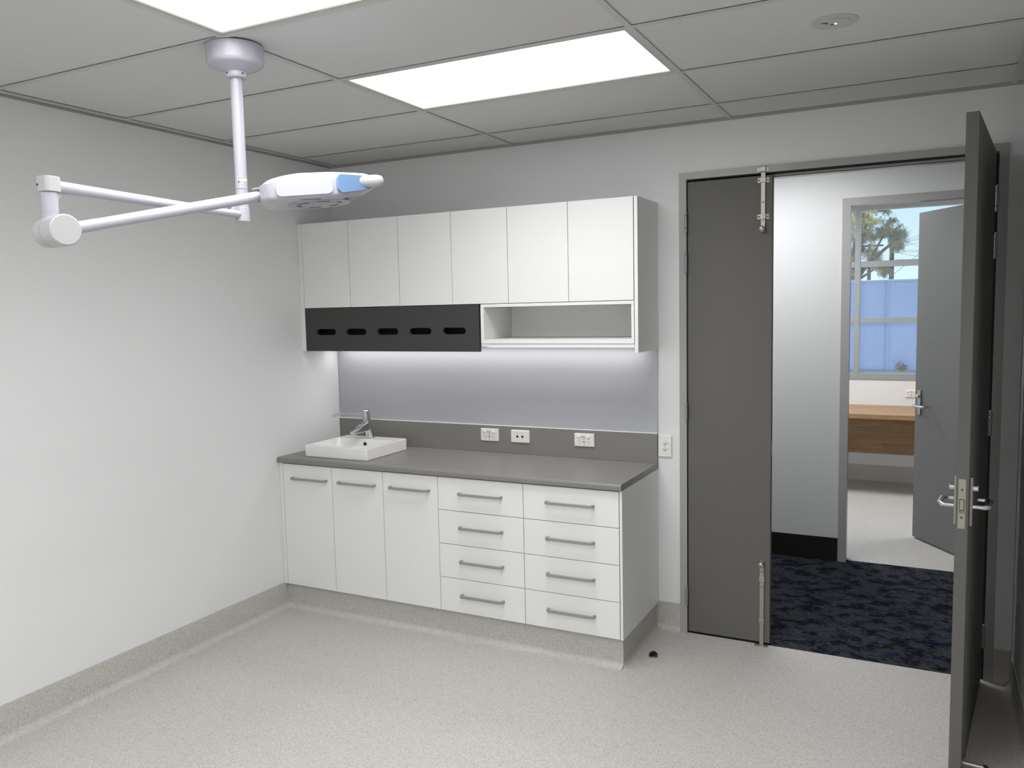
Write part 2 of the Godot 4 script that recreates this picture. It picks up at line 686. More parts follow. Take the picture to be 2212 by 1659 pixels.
func build_ceiling() -> void:
	var b := Mb.new()
	b.span(-0.12, RX + 0.12, H + 0.1, H + 0.2, -0.05, RZ + 0.1)
	var c := structure("ceiling", b, mats.ceiling_board, "suspended ceiling of large off-white tiles in a metal grid", "ceiling")
	var xs := [0.0, GX, GX + 1.2, GX + 2.4, RX]
	var zs := [0.0]
	for i in 14:
		if GZ + 0.6 * i < RZ - 0.05:
			zs.append(GZ + 0.6 * i)
	zs.append(RZ)
	for i in 4:
		for j in zs.size() - 1:
			var x0: float = xs[i] + 0.004
			var x1: float = xs[i + 1] - 0.004
			var z0: float = zs[j] + 0.004
			var z1: float = zs[j + 1] - 0.004
			var lit := (i == 1 and (j == 2 or j == 4 or j == 6 or j == 8 or j == 10)) or (i == 2 and j == 8)
			if lit:
				var names := {2: "whole ceiling light panel in view, above the middle of the counter", 4: "ceiling light panel beside the lamp canopy, cut by the top of the picture", 6: "ceiling light panel overhead, outside the picture", 8: "ceiling light panel behind the camera, in line with the two in view", 10: "ceiling light panel at the far back of the room behind the camera"}
				light_panel((x0 + x1) * 0.5, H + 0.002, (z0 + z1) * 0.5, x1 - x0 - 0.016, z1 - z0 - 0.016, PANEL_POWER, names[j] if i == 1 else "ceiling light panel behind the camera, on the side of the right wall")
				continue
			x0 += 0.048 if i == 0 else 0.0
			x1 -= 0.010 if i == 3 else 0.0
			z0 += 0.010 if j == 0 else 0.0
			part("ceiling_tile", piece_box(Vector3(x1 - x0, 0.012, z1 - z0)), mats.ceiling_board, c, Vector3((x0 + x1) * 0.5, H + 0.0105, (z0 + z1) * 0.5))
	for i in range(1, 4):
		part("runner", piece_box(Vector3(0.024, 0.0016, RZ)), mats.grid_steel, c, Vector3(xs[i], H + 0.0008, RZ / 2))
	for i in 4:
		for j in range(1, zs.size() - 1):
			var x0: float = xs[i] + (0.0121 if i > 0 else 0.014)
			var x1: float = xs[i + 1] - 0.0121
			part("cross_tee", piece_box(Vector3(x1 - x0, 0.0014, 0.024)), mats.grid_steel, c, Vector3((x0 + x1) * 0.5, H + 0.0008, zs[j]))
	# wall angles: a leg down each wall below a dark reveal; a packing strip along the left wall
	for e in [[0.0015, RZ / 2, 0.003, RZ], [RX - 0.0015, RZ / 2, 0.003, RZ], [RX / 2, 0.0015, RX - 0.006, 0.003], [RX / 2, RZ - 0.0015, RX - 0.006, 0.003]]:
		part("wall_angle", piece_box(Vector3(e[2], 0.017, e[3])), mats.shadow_angle, c, Vector3(e[0], H - 0.0015, e[1]))
	part("packing_strip", piece_box(Vector3(0.030, 0.003, RZ)), mats.grid_steel, c, Vector3(0.030, H + 0.0015, RZ / 2))
	light_panel(2.3, 2.655, -0.80, 1.18, 0.58, CORRIDOR_POWER, "corridor ceiling light panel, out of sight above the doorway", 1.0)
	light_panel(1.93, 2.655, -3.15, 0.86, 0.58, OFFICE_POWER * 0.7, "ceiling light panel in the left half of the far room, out of sight", 1.0)
	light_panel(4.25, 2.655, -3.15, 0.78, 0.58, OFFICE_POWER * 0.3, "ceiling light panel behind the open door of the far room, out of sight", 1.0)


# ================================================================ baseboards: vinyl coved up the wall
func cove(b: Mb, p: Vector3, along: Vector3, out: Vector3, h := 0.152) -> void:
	var q := PackedVector2Array([Vector2(0, 0), Vector2(0, h), Vector2(0.0035, h), Vector2(0.0045, h - 0.002), Vector2(0.0045, 0.032)])
	for k in range(1, 8):
		var a := PI + PI / 2 * k / 7.0
		q.append(Vector2(0.0365 + cos(a) * 0.032, 0.033 + sin(a) * 0.032))
	q.append(Vector2(0.052, 0.0003))
	q.append(Vector2(0.052, 0.0))
	b.prism(q, p, out, Vector3.UP, along)


func build_baseboards() -> void:
	var b := Mb.new()
	cove(b, Vector3(0, 0, 0.556), Vector3(0, 0, RZ - 0.556), Vector3.RIGHT, 0.1527)
	structure("baseboard_left", b, mats.vinyl, "speckled grey vinyl coved up the foot of the left wall", "skirting")
	b = Mb.new()
	cove(b, Vector3(2.0955, 0, 0), Vector3(0.1325, 0, 0), Vector3.BACK)
	structure("baseboard_back", b, mats.vinyl, "short piece of coved vinyl between cabinets and door frame", "skirting")
	b = Mb.new()
	cove(b, Vector3(3.668, 0, 0), Vector3(RX - 3.668, 0, 0), Vector3.BACK)
	structure("baseboard_back_right", b, mats.vinyl, "narrow piece of coved vinyl behind the open door", "skirting")
	b = Mb.new()
	cove(b, Vector3(RX, 0, 0), Vector3(0, 0, RZ), Vector3.LEFT)
	structure("baseboard_right", b, mats.vinyl, "coved vinyl along the shaded right wall", "skirting")
	b = Mb.new()
	b.span(0.0, 2.0946, 0.0, 0.146, 0.0, 0.5515)
	cove(b, Vector3(0, 0, 0.5515), Vector3(2.0984, 0, 0), Vector3.BACK, 0.146)
	cove(b, Vector3(2.0946, 0, 0), Vector3(0, 0, 0.5553), Vector3.RIGHT, 0.146)
	structure("baseboard_plinth", b, mats.vinyl, "speckled grey vinyl plinth under the base cabinets", "skirting")
	b = Mb.new()
	b.span(-1.6, 2.858, 0, 0.158, -1.6, -1.588, 0.002)
	structure("baseboard_corridor", b, mats.black_skirt, "black skirting board of the corridor wall", "skirting")
	b = Mb.new()
	cove(b, Vector3(1.4, 0, -4.4), Vector3(3.3, 0, 0), Vector3.BACK, 0.156)
	structure("baseboard_office", b, mats.vinyl, "coved vinyl skirting under the far desk", "skirting")


# ================================================================ doors
func frame(t: Node3D, m: Material, x0: float, x1: float, top: float, zf: float, zb: float, zr: float, fw0: float, fw1: float, rebate_front: bool) -> void:
	# folded steel: face, rebate and stop. x0, x1 inner faces; zf front, zb back, zr where rebate turns to stop
	var s := 0.016
	for e in [["jamb", x0, -1.0, fw0], ["jamb", x1, 1.0, fw1]]:
		var g: float = e[2]
		var x: float = e[1]
		var w: float = e[3]
		var p: PackedVector2Array
		if rebate_front:
			p = PackedVector2Array([Vector2(0, zf), Vector2(g * w, zf), Vector2(g * w, zb), Vector2(-g * s, zb), Vector2(-g * s, zr), Vector2(0, zr)])
		else:
			p = PackedVector2Array([Vector2(-g * s, zf), Vector2(g * w, zf), Vector2(g * w, zb), Vector2(0, zb), Vector2(0, zr), Vector2(-g * s, zr)])
		var b := Mb.new(t.position)
		b.prism(p, Vector3(x, 0, 0), Vector3.RIGHT, Vector3.BACK, Vector3(0, top + 0.033, 0))
		part("jamb", b, m, t)
	var q: PackedVector2Array
	if rebate_front:
		q = PackedVector2Array([Vector2(0.033, zf + 0.0006), Vector2(0.033, zb), Vector2(-s, zb), Vector2(-s, zr), Vector2(0, zr), Vector2(0, zf + 0.0006)])
	else:
		q = PackedVector2Array([Vector2(0.033, zf + 0.0006), Vector2(0.033, zb), Vector2(0, zb), Vector2(0, zr), Vector2(-s, zr), Vector2(-s, zf + 0.0006)])
	var h := Mb.new(t.position)
	h.prism(q, Vector3(x0, top, 0), Vector3.UP, Vector3.BACK, Vector3(x1 - x0, 0, 0))
	part("head", h, m, t)


func build_door_frames() -> void:
	var t := thing("door_1", "grey steel frame of the wide doorway in the back wall", "door frame", Vector3(2.948, 0, 0), "", "structure")
	frame(t, mats.frame_grey, 2.2645, 3.632, 2.367, 0.010, -0.122, -0.044, 0.037, 0.037, true)
	var b := Mb.new(t.position)
	b.span(2.2805, 3.616, 2.349, 2.3512, -0.05, -0.043)
	b.span(2.29, 3.61, 2.362, 2.3668, -0.043, -0.004)
	part("seal", b, mats.rubber, t, Vector3.ZERO, "black rubber seal under the head")
	b = Mb.new(t.position)
	b.span(3.6185, 3.6318, 0.0, 2.36, -0.043, -0.006)
	part("seal", b, mats.rubber, t, Vector3.ZERO, "black rubber seal in the hinge jamb")
	t = thing("door_2", "pale steel frame of the doorway across the corridor", "door frame", Vector3(3.35, 0, -1.65), "", "structure")
	frame(t, mats.frame_pale, 2.896, 3.806, 2.367, -1.590, -1.722, -1.672, 0.036, 0.036, false)


func hinge(parent: Node, x: float, y: float, z: float) -> void:
	var b := Mb.new()
	for k in 3:
		var y0: float = [-0.055, -0.032, 0.032][k]
		var y1: float = [-0.0335, 0.0305, 0.055][k]
		var e := 0.0015
		b.lathe([Vector2(0.0055, y0), Vector2(0.007, y0 + e), Vector2(0.007, y1 - e), Vector2(0.0055, y1)], Vector3.ZERO, Vector3.UP, 16)
	b.lathe([Vector2(0.004, 0.0545), Vector2(0.0035, 0.059)], Vector3.ZERO, Vector3.UP, 12)
	if not shared.has("hinge"):
		shared["hinge"] = b.mesh()
	part("hinge", shared["hinge"], mats.hinge_steel, parent, Vector3(x, y, z))


func bolt_assembly(parent: Node3D, x: float, z: float, y0: float, y1: float, guides: Array, screws: Array, knob_y: float, ears: bool) -> void:
	# flat sliding bolt with guides, on the door face at z
	var o := parent.position
	var b := Mb.new(o)
	b.span(x - 0.0105, x + 0.0105, y0, y1, z + 0.004, z + 0.009, 0.0012)
	var bar := part("slide_bolt", b, mats.nickel, parent, Vector3.ZERO, "brushed nickel sliding bolt")
	for g in guides:
		b = Mb.new(o)
		b.span(x - 0.0135, x + 0.0135, g - 0.012, g + 0.012, z, z + 0.013, 0.0015)
		if ears:
			b.span(x - 0.028, x - 0.013, g - 0.013, g + 0.011, z, z + 0.003, 0.001)
			b.span(x + 0.013, x + 0.028, g - 0.013, g + 0.011, z, z + 0.003, 0.001)
		part("guide", b, mats.nickel, bar)
		if ears:
			for s: float in [-1.0, 1.0]:
				b = Mb.new(o)
				b.lathe([Vector2(0.0045, 0), Vector2(0.0045, 0.0006), Vector2(0.003, 0.0012)], Vector3(x + s * 0.021, g - 0.001, z + 0.003), Vector3.BACK, 10)
				part("screw_head", b, mats.mark_grey, bar)
	for s in screws:
		b = Mb.new(o)
		b.lathe([Vector2(0.006, 0), Vector2(0.006, 0.0015), Vector2(0.0035, 0.004)], Vector3(x, s, z + 0.009), Vector3.BACK, 12)
		part("stud", b, mats.satin_steel, bar)
	b = Mb.new(o)
	b.lathe([Vector2(0.005, 0), Vector2(0.005, 0.012), Vector2(0.013, 0.013), Vector2(0.0145, 0.017), Vector2(0.0135, 0.022), Vector2(0.009, 0.025), Vector2(0.0, 0.0255)], Vector3(x - 0.002, knob_y, z + 0.008), Vector3.BACK, 20)
	part("knob", b, mats.satin_steel, bar)


func lever_set(parent: Node, face_z: float, dir: float, x: float, y: float, ln: float) -> void:
	# return-to-door lever on a narrow plate; dir: which way out of the face (local z)
	var b := Mb.new()
	b.box(Vector3(x, y + 0.02, face_z + dir * 0.0045), Vector3(0.036, 0.175, 0.009), 0.0015)
	var plate := part("lock_plate", b, mats.satin_steel, parent)
	b = Mb.new()
	var pts := []
	var z0 := face_z + dir * 0.008
	var z1 := face_z + dir * 0.058
	pts.append(Vector3(x, y, z0))
	for k in 6:
		var a := PI / 2 * k / 5.0
		pts.append(Vector3(x - 0.018 + 0.018 * cos(a), y, z1 - dir * 0.018 + dir * 0.018 * sin(a)))
	for k in 6:
		var a := PI / 2 * k / 5.0
		pts.append(Vector3(x - ln + 0.02 - 0.02 * sin(a), y, z1 - dir * 0.02 + dir * 0.02 * cos(a)))
	pts.append(Vector3(x - ln, y, face_z + dir * 0.016))
	b.tube(pts, [0.0095], 16)
	part("lever", b, mats.chrome, plate)
	b = Mb.new()
	b.lathe([Vector2(0.013, 0), Vector2(0.013, 0.016), Vector2(0.0115, 0.018)], Vector3(x, y + 0.067, face_z + dir * 0.008), Vector3(0, 0, dir), 20)
	part("lock_cylinder", b, mats.chrome, plate)


func build_leaves() -> void:
	# narrow leaf, closed
	var t := thing("door_3", "narrow grey door leaf, closed, with a sliding bolt at top and foot", "door", Vector3(2.478, 0, -0.02), "", "structure")
	var o := t.position
	var b := Mb.new(o)
	b.span(2.2695, 2.6865, 0.010, 2.3545, -0.039, 0.0, 0.0015)
	part("door_leaf", b, mats.door_grey, t)
	b = Mb.new(o)
	b.span(2.2645, 2.2695, 0.0, 2.362, -0.04, -0.006)
	b.span(2.2695, 2.68, 0.001, 0.0095, -0.036, -0.008)
	part("gap_seal", b, mats.rubber, t)
	for y in [2.157, 1.953, 1.183, 0.206]:
		hinge(t, 2.2645 - o.x, y, 0.0175 - o.z)
	bolt_assembly(t, 2.643, 0.0, 2.082, 2.392, [2.333, 2.158], [2.227, 2.143], 2.098, true)
	bolt_assembly(t, 2.6475, 0.0, 0.003, 0.437, [0.344, 0.124], [0.382, 0.305], 0.42, false)
	b = Mb.new(o)
	b.span(2.6868, 2.6885, 0.975, 1.055, -0.032, -0.008, 0.0005)
	b.span(2.6885, 2.692, 0.99, 1.04, -0.012, -0.004, 0.001)
	part("strike_plate", b, mats.satin_steel, t)
	# keeper on the head belongs to the frame
	var fr := get_node("door_1")
	b = Mb.new(fr.position)
	b.span(2.6285, 2.6575, 2.371, 2.394, 0.0106, 0.0245, 0.0015)
	b.span(2.615, 2.629, 2.371, 2.392, 0.0106, 0.0136, 0.001)
	b.span(2.657, 2.671, 2.371, 2.392, 0.0106, 0.0136, 0.001)
	part("bolt_keeper", b, mats.nickel, fr)
	b = Mb.new(fr.position)
	b.span(2.616, 2.68, 0.0, 0.0025, 0.004, 0.036, 0.0008)
	part("floor_keeper", b, mats.nickel, fr)
	# wide leaf, open into the room
	var a := 0.115
	t = thing("door_4", "wide dark grey door leaf standing open into the room", "door", Vector3(3.62, 0, 0.03), "", "structure")
	t.rotation.y = -(PI / 2 + a)
	b = Mb.new()
	b.span(0.004, 0.93, 0.012, 2.362, 0.0, 0.04, 0.0015)
	part("door_leaf", b, mats.door_grey, t)
	for y in [2.163, 1.962, 1.185, 0.213]:
		hinge(t, -0.004, y, -0.007)
	b = Mb.new()
	b.span(0.9295, 0.9315, 0.93, 1.107, 0.0085, 0.0325, 0.0005)
	var lock := part("edge_plate", b, mats.satin_steel, t)
	b = Mb.new()
	b.span(0.9312, 0.9320, 0.9985, 1.0355, 0.0125, 0.0285)
	part("lock_slot", b, mats.slot_black, lock)
	b = Mb.new()
	b.span(0.9312, 0.9320, 0.987, 0.9965, 0.013, 0.027)
	part("lock_slot", b, mats.slot_black, lock)
	b = Mb.new()
	b.span(0.9312, 0.936, 1.0, 1.034, 0.0142, 0.0268, 0.001)
	part("latch", b, mats.satin_steel, lock)
	b = Mb.new()
	b.span(0.9312, 0.933, 0.9885, 0.9945, 0.015, 0.024, 0.0005)
	part("latch", b, mats.satin_steel, lock)
	for y in [1.069, 0.970]:
		b = Mb.new()
		b.lathe([Vector2(0.0045, 0), Vector2(0.0045, 0.0008), Vector2(0.003, 0.0012)], Vector3(0.9314, y, 0.0205), Vector3.RIGHT, 12)
		part("screw_head", b, mats.mark_grey, lock)
	lever_set(t, 0.0, -1.0, 0.872, 1.0, 0.125)
	lever_set(t, 0.04, 1.0, 0.872, 1.0, 0.125)
	b = Mb.new()
	b.lathe([Vector2(0.014, 0), Vector2(0.014, 0.004), Vector2(0.0085, 0.005), Vector2(0.0085, 0.07)], Vector3(0.885, 0.052, 0.0), Vector3(0, 0, -1), 20)
	var ds := part("door_stop", b, mats.satin_steel, t, Vector3.ZERO, "steel stop peg with a black rubber tip")
	b = Mb.new()
	b.lathe([Vector2(0.0095, 0.068), Vector2(0.0105, 0.071), Vector2(0.0105, 0.079), Vector2(0.006, 0.084)], Vector3(0.885, 0.052, 0.0), Vector3(0, 0, -1), 20)
	part("rubber_tip", b, mats.rubber, ds)
	# leaf of the far room, open
	var hx := Vector3(3.80, 0, -1.735)
	var d := Vector3(3.330, 0, -2.422) - hx
	var ln := d.length()
	t = thing("door_5", "pale grey door leaf of the far room, half open beside its window", "door", hx, "", "structure")
	t.rotation.y = atan2(-d.z, d.x)
	b = Mb.new()
	b.span(0.0, ln, 0.012, 2.352, -0.04, 0.0, 0.0015)
	part("door_leaf", b, mats.door_light, t)
	lever_set(t, -0.04, -1.0, ln - 0.055, 0.985, 0.12)
	lever_set(t, 0.0, 1.0, ln - 0.055, 0.985, 0.12)
	for y in [2.15, 1.2, 0.2]:
		hinge(t, -0.004, y, 0.007)


# ================================================================ window of the far room
func build_window() -> void:
	var t := thing("window_1", "aluminium framed window of the far room, three panes high", "window", Vector3(2.96, 0.985, -4.43), "", "structure")
	var o := t.position
	var m: Material = mats.aluminium
	var z0 := -4.475
	var z1 := -4.392
	var x0 := 1.95
	var x1 := 3.97
	for e in [["sill_rail", x0, x1, 0.985, 1.046], ["head_rail", x0, x1, 2.597, 2.64], ["side_rail", x0, x0 + 0.05, 1.046, 2.597], ["side_rail", x1 - 0.05, x1, 1.046, 2.597], ["mullion", 2.7265, 2.776, 1.046, 2.597]]:
		var b := Mb.new(o)
		b.span(e[1], e[2], e[3], e[4], z0, z1, 0.002)
		part(e[0], b, m, t)
	for y in [[1.528, 1.578], [2.062, 2.117]]:
		for x in [[2.0, 2.7265], [2.776, 3.92]]:
			var b := Mb.new(o)
			b.span(x[0], x[1], y[0], y[1], z0 + 0.004, z1 - 0.006, 0.002)
			part("transom", b, m, t)
	for y in [[1.046, 1.528], [1.578, 2.062], [2.117, 2.597]]:
		for x in [[2.0, 2.7265], [2.776, 3.92]]:
			var b := Mb.new(o)
			b.span(x[0], x[1], y[0], y[1], -4.442, -4.436)
			part("pane", b, mats.glass, t)
	var s := Mb.new(o)
	s.span(x0, x1, 0.985, 1.0, -4.62, z0)
	part("sill", s, m, t)


# ================================================================ cabinets
func bar_handle(parent: Node, x: float, y: float, z: float, ln := 0.243) -> void:
	if not shared.has("bar_handle"):
		var b := Mb.new()
		var h := ln / 2
		var pts := [Vector3(-h, 0, 0), Vector3(-h, 0, 0.012), Vector3(-h + 0.002, 0, 0.021), Vector3(-h + 0.014, 0, 0.0265), Vector3(-h + 0.03, 0, 0.027), Vector3(h - 0.03, 0, 0.027), Vector3(h - 0.014, 0, 0.0265), Vector3(h - 0.002, 0, 0.021), Vector3(h, 0, 0.012), Vector3(h, 0, 0)]
		b.tube(pts, [0.0086], 4, true, 1.0, 30.0)
		shared["bar_handle"] = b.mesh()
	part("handle", shared["bar_handle"], mats.handle_grey, parent, Vector3(x, y, z))


func build_base_cabinets() -> void:
	var F := 0.581
	var g := 0.0013
	var units := [
		["base_cabinet", 0.0285, 0.738, [[0.0285, 0.388], [0.388, 0.738]], [0.229, 0.565], "white base cabinet with two tall doors, under the basin"],
		["base_cabinet", 0.738, 1.090, [[0.738, 1.090]], [0.915], "white base cabinet with a single tall door beside the drawers"]]
	for u in units:
		var t := thing(u[0], u[5], "cabinet", Vector3((u[1] + u[2]) / 2, 0.147, 0.29))
		var b := Mb.new(t.position)
		b.span(u[1] + 0.001, u[2] - 0.001, 0.147, 0.872, 0.003, F - 0.05)
		part("body", b, mats.carcass, t)
		var k := 0
		for d in u[3]:
			b = Mb.new(t.position)
			b.span(d[0] + g, d[1] - g, 0.149, 0.868, F - 0.018, F, 0.0012)
			var door := part("door", b, mats.white_laminate, t)
			bar_handle(door, u[4][k] - t.position.x, 0.788 - t.position.y, F - t.position.z)
			k += 1
	var ys := [0.149, 0.331, 0.5125, 0.6925, 0.868]
	for u in [[1.090, 1.590, 1.347, "bank of four white drawers in the middle of the counter"], [1.590, 2.0935, 1.843, "bank of four white drawers at the right end of the counter"]]:
		var t := thing("drawer_cabinet", u[3], "cabinet", Vector3((u[0] + u[1]) / 2, 0.147, 0.29))
		var b := Mb.new(t.position)
		b.span(u[0] + 0.001, u[1] - 0.001, 0.147, 0.872, 0.003, F - 0.05)
		part("body", b, mats.carcass, t)
		for k in 4:
			b = Mb.new(t.position)
			b.span(u[0] + g, u[1] - g, ys[k] + (0.0 if k == 0 else g), ys[k + 1] - (0.0 if k == 3 else g), F - 0.018, F, 0.0012)
			var dr := part("drawer", b, mats.white_laminate, t)
			bar_handle(dr, u[2] - t.position.x, [0.246, 0.428, 0.609, 0.788][k] - t.position.y, F - t.position.z)
	var t2 := thing("end_panel", "white side panel closing the right end of the base cabinets", "panel", Vector3(2.102, 0.147, 0.29))
	var p := Mb.new(t2.position)
	p.span(2.0955, 2.1085, 0.1475, 0.873, 0.001, F, 0.001)
	part("board", p, mats.white_laminate, t2)
	t2 = thing("filler_strip", "narrow white strip between left wall and lower cabinet doors", "panel", Vector3(0.014, 0.147, 0.56))
	p = Mb.new(t2.position)
	p.span(0.001, 0.0272, 0.147, 0.8735, 0.02, F - 0.001, 0.001)
	part("board", p, mats.white_laminate, t2)


func slot_panel(b: Mb, x0: float, x1: float, y0: float, y1: float, zb: float, zf: float, centres: Array, cy: float, hw: float, hh: float) -> void:
	# flat board with stadium holes: one cell per hole, each an annulus front and back plus the hole's wall
	var edges := [x0]
	for i in centres.size() - 1:
		edges.append((centres[i] + centres[i + 1]) * 0.5)
	edges.append(x1)
	for i in centres.size():
		var cx: float = centres[i]
		var inner := []
		var outer := []
		var angs := []
		for k in 64:
			angs.append(TAU * k / 64.0)
		for e in [Vector2(edges[i], y0), Vector2(edges[i + 1], y0), Vector2(edges[i], y1), Vector2(edges[i + 1], y1)]:
			angs.append(fposmod((e - Vector2(cx, cy)).angle(), TAU))
		angs.sort()
		for a in angs:
			var d := Vector2(cos(a), sin(a))
			var tx: float = 1e9 if absf(d.x) < 1e-6 else ((edges[i + 1] if d.x > 0 else edges[i]) - cx) / d.x
			var ty: float = 1e9 if absf(d.y) < 1e-6 else ((y1 if d.y > 0 else y0) - cy) / d.y
			outer.append(Vector2(cx, cy) + d * minf(tx, ty))
			# stadium: straight part |x| <= hw - hh
			var s := hw - hh
			var r := 1e9 if absf(d.y) < 1e-6 else hh / absf(d.y)
			if absf(d.x * r) > s or r > 1e8:
				var ddx := absf(d.x) * s
				r = ddx + sqrt(maxf(0.0, hh * hh - s * s + ddx * ddx))
			inner.append(Vector2(cx, cy) + d * r)
		var n: int = angs.size()
		for k in n:
			var j := (k + 1) % n
			for e in [[zf, Vector3.BACK], [zb, Vector3.FORWARD]]:
				var z: float = e[0]
				b.poly([Vector3(outer[k].x, outer[k].y, z), Vector3(outer[j].x, outer[j].y, z), Vector3(inner[j].x, inner[j].y, z), Vector3(inner[k].x, inner[k].y, z)], e[1])
			var mid: Vector2 = (inner[k] + inner[j]) * 0.5 - Vector2(cx, cy)
			b.poly([Vector3(inner[k].x, inner[k].y, zf), Vector3(inner[j].x, inner[j].y, zf), Vector3(inner[j].x, inner[j].y, zb), Vector3(inner[k].x, inner[k].y, zb)], Vector3(-mid.x, -mid.y, 0))
	for e in [[Vector3(x0, y0, zb), Vector3(x1, y0, zb), Vector3(x1, y0, zf), Vector3(x0, y0, zf), Vector3.DOWN], [Vector3(x0, y1, zb), Vector3(x1, y1, zb), Vector3(x1, y1, zf), Vector3(x0, y1, zf), Vector3.UP], [Vector3(x0, y0, zb), Vector3(x0, y1, zb), Vector3(x0, y1, zf), Vector3(x0, y0, zf), Vector3.LEFT], [Vector3(x1, y0, zb), Vector3(x1, y1, zb), Vector3(x1, y1, zf), Vector3(x1, y0, zf), Vector3.RIGHT]]:
		b.poly([e[0], e[1], e[2], e[3]], e[4])


func build_wall_cabinets() -> void:
	var F := 0.3375
	var g := 0.0013
	var top := 2.264
	var dx := [0.0345, 0.3775, 0.7225, 1.067, 1.408, 1.750, 2.0935]
	var lab := ["white wall cabinet with two doors, at the left wall", "white wall cabinet with two doors, middle of the row", "white wall cabinet with two doors, above the open shelf at the right"]
	for k in 3:
		var x0: float = dx[2 * k]
		var x1: float = dx[2 * k + 2]
		var t := thing("wall_cabinet", lab[k], "cabinet", Vector3((x0 + x1) / 2, 1.766, 0.17))
		var b := Mb.new(t.position)
		b.span(x0 + 0.0005, x1 - 0.0005, 1.7665, top, 0.001, F - 0.05)
		part("body", b, mats.carcass, t)
		for i in 2:
			b = Mb.new(t.position)
			b.span(dx[2 * k + i] + g, dx[2 * k + i + 1] - g, 1.766, top, F - 0.018, F, 0.0012)
			part("door", b, mats.white_laminate, t)
	# black panel with five openings in front of a box
	var t := thing("glove_dispenser", "charcoal panel with five rounded slots under the wall cabinets", "dispenser", Vector3(0.633, 1.51, 0.17))
	var b := Mb.new(t.position)
	slot_panel(b, 0.037, 1.229, 1.510, 1.7625, F - 0.018, F, [0.190, 0.411, 0.633, 0.854, 1.073], 1.623, 0.0725, 0.0185)
	part("slotted_panel", b, mats.black_panel, t)
	b = Mb.new(t.position)
	b.span(0.037, 1.229, 1.532, 1.54, 0.001, F - 0.019)
	b.span(0.037, 1.229, 1.752, 1.76, 0.001, F - 0.019)
	b.span(0.037, 1.229, 1.54, 1.752, 0.001, 0.012)
	b.span(0.037, 0.045, 1.54, 1.752, 0.012, F - 0.019)
	b.span(1.221, 1.229, 1.54, 1.752, 0.012, F - 0.019)
	part("box", b, mats.white_laminate, t)
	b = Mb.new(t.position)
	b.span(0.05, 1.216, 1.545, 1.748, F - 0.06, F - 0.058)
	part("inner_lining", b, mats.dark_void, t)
	# open shelf
	t = thing("open_shelf", "white open shelf box right of the charcoal slotted panel", "shelf", Vector3(1.664, 1.538, 0.17))
	for e in [["base_board", 1.2375, 2.0925, 1.553, 1.5765, 0.001, F - 0.002], ["bottom_rail", 1.2375, 2.0925, 1.5375, 1.552, 0.08, F - 0.006], ["top_board", 1.2375, 2.0925, 1.747, 1.7640, 0.001, F - 0.004], ["side_board", 1.2375, 1.2565, 1.577, 1.7465, 0.001, F - 0.002], ["side_board", 2.0785, 2.0925, 1.577, 1.7465, 0.001, F - 0.002], ["back_board", 1.257, 2.078, 1.577, 1.7465, 0.001, 0.012]]:
		b = Mb.new(t.position)
		b.span(e[1], e[2], e[3], e[4], e[5], e[6], 0.0008)
		part(e[0], b, mats.white_laminate, t)
	t = thing("end_panel", "tall white side panel closing the right end of the wall cabinets", "panel", Vector3(2.105, 1.509, 0.17))
	b = Mb.new(t.position)
	b.span(2.0965, 2.1142, 1.509, top, 0.001, F, 0.001)
	part("board", b, mats.white_laminate, t)
	t = thing("filler_strip", "narrow white strip between left wall and wall cabinets", "panel", Vector3(0.017, 1.509, 0.3))
	b = Mb.new(t.position)
	b.span(0.001, 0.0335, 1.509, top, 0.02, F - 0.001, 0.001)
	part("board", b, mats.white_laminate, t)
	# light under the cabinets
	t = thing("strip_light", "slim white light strip under the wall cabinets", "light", Vector3(1.05, 1.529, 0.075))
	part("channel", piece_box(Vector3(2.0, 0.006, 0.016), 0.001), mats.aluminium, t, Vector3(0, 0.0, 0))
	part("diffuser", piece_box(Vector3(1.99, 0.003, 0.012)), mats.strip_glow, t, Vector3(0, -0.0042, 0))
	var l := AreaLight3D.new()
	l.name = "strip_lamp"
	l.area_size = Vector2(1.99, 0.012)
	l.area_normalize_energy = true
	l.light_energy = STRIP_POWER
	l.light_color = Color(1.0, 0.985, 0.995)
	l.set("area_range", 8.0)
	l.shadow_enabled = true
	l.rotation_degrees = Vector3(-90, 0, 0)
	l.position = Vector3(0, -0.0062, 0)
	t.add_child(l)


func build_worktop() -> void:
	var t := thing("worktop", "long grey laminate worktop with a rounded front edge", "worktop", Vector3(1.055, 0.874, 0.3))
	var b := Mb.new(t.position)
	var p := PackedVector2Array([Vector2(0.001, 0.874), Vector2(0.001, 0.905), Vector2(0.585, 0.905)])
	for k in range(1, 7):
		var a := PI / 2 - PI / 2 * k / 6.0
		p.append(Vector2(0.585 + 0.0125 * cos(a), 0.8925 + 0.0125 * sin(a)))
	p.append(Vector2(0.5975, 0.878))
	p.append(Vector2(0.5945, 0.874))
	b.prism(p, Vector3(0.001, 0, 0), Vector3.BACK, Vector3.UP, Vector3(2.1082, 0, 0))
	part("slab", b, mats.worktop, t)
	b = Mb.new(t.position)
	b.span(0.001, 2.1092, 0.905, 1.0605, 0.001, 0.017, 0.0012)
	part("upstand", b, mats.worktop, t, Vector3.ZERO, "grey upstand along the wall")
	t = thing("splashback", "smooth pale grey sheet on the wall between worktop and wall cabinets", "splashback", Vector3(1.055, 1.066, 0.004))
	b = Mb.new(t.position)
	b.span(0.004, 2.109, 1.064, 1.512, 0.0005, 0.0065, 0.0008)
	part("sheet", b, mats.splash, t)
	b = Mb.new(t.position)
	b.span(0.001, 2.109, 1.0608, 1.0652, 0.0005, 0.0145, 0.0015)
	b.span(0.0005, 0.0055, 0.9055, 1.0608, 0.0175, 0.0215, 0.001)
	part("sealant_bead", b, mats.seal, t)


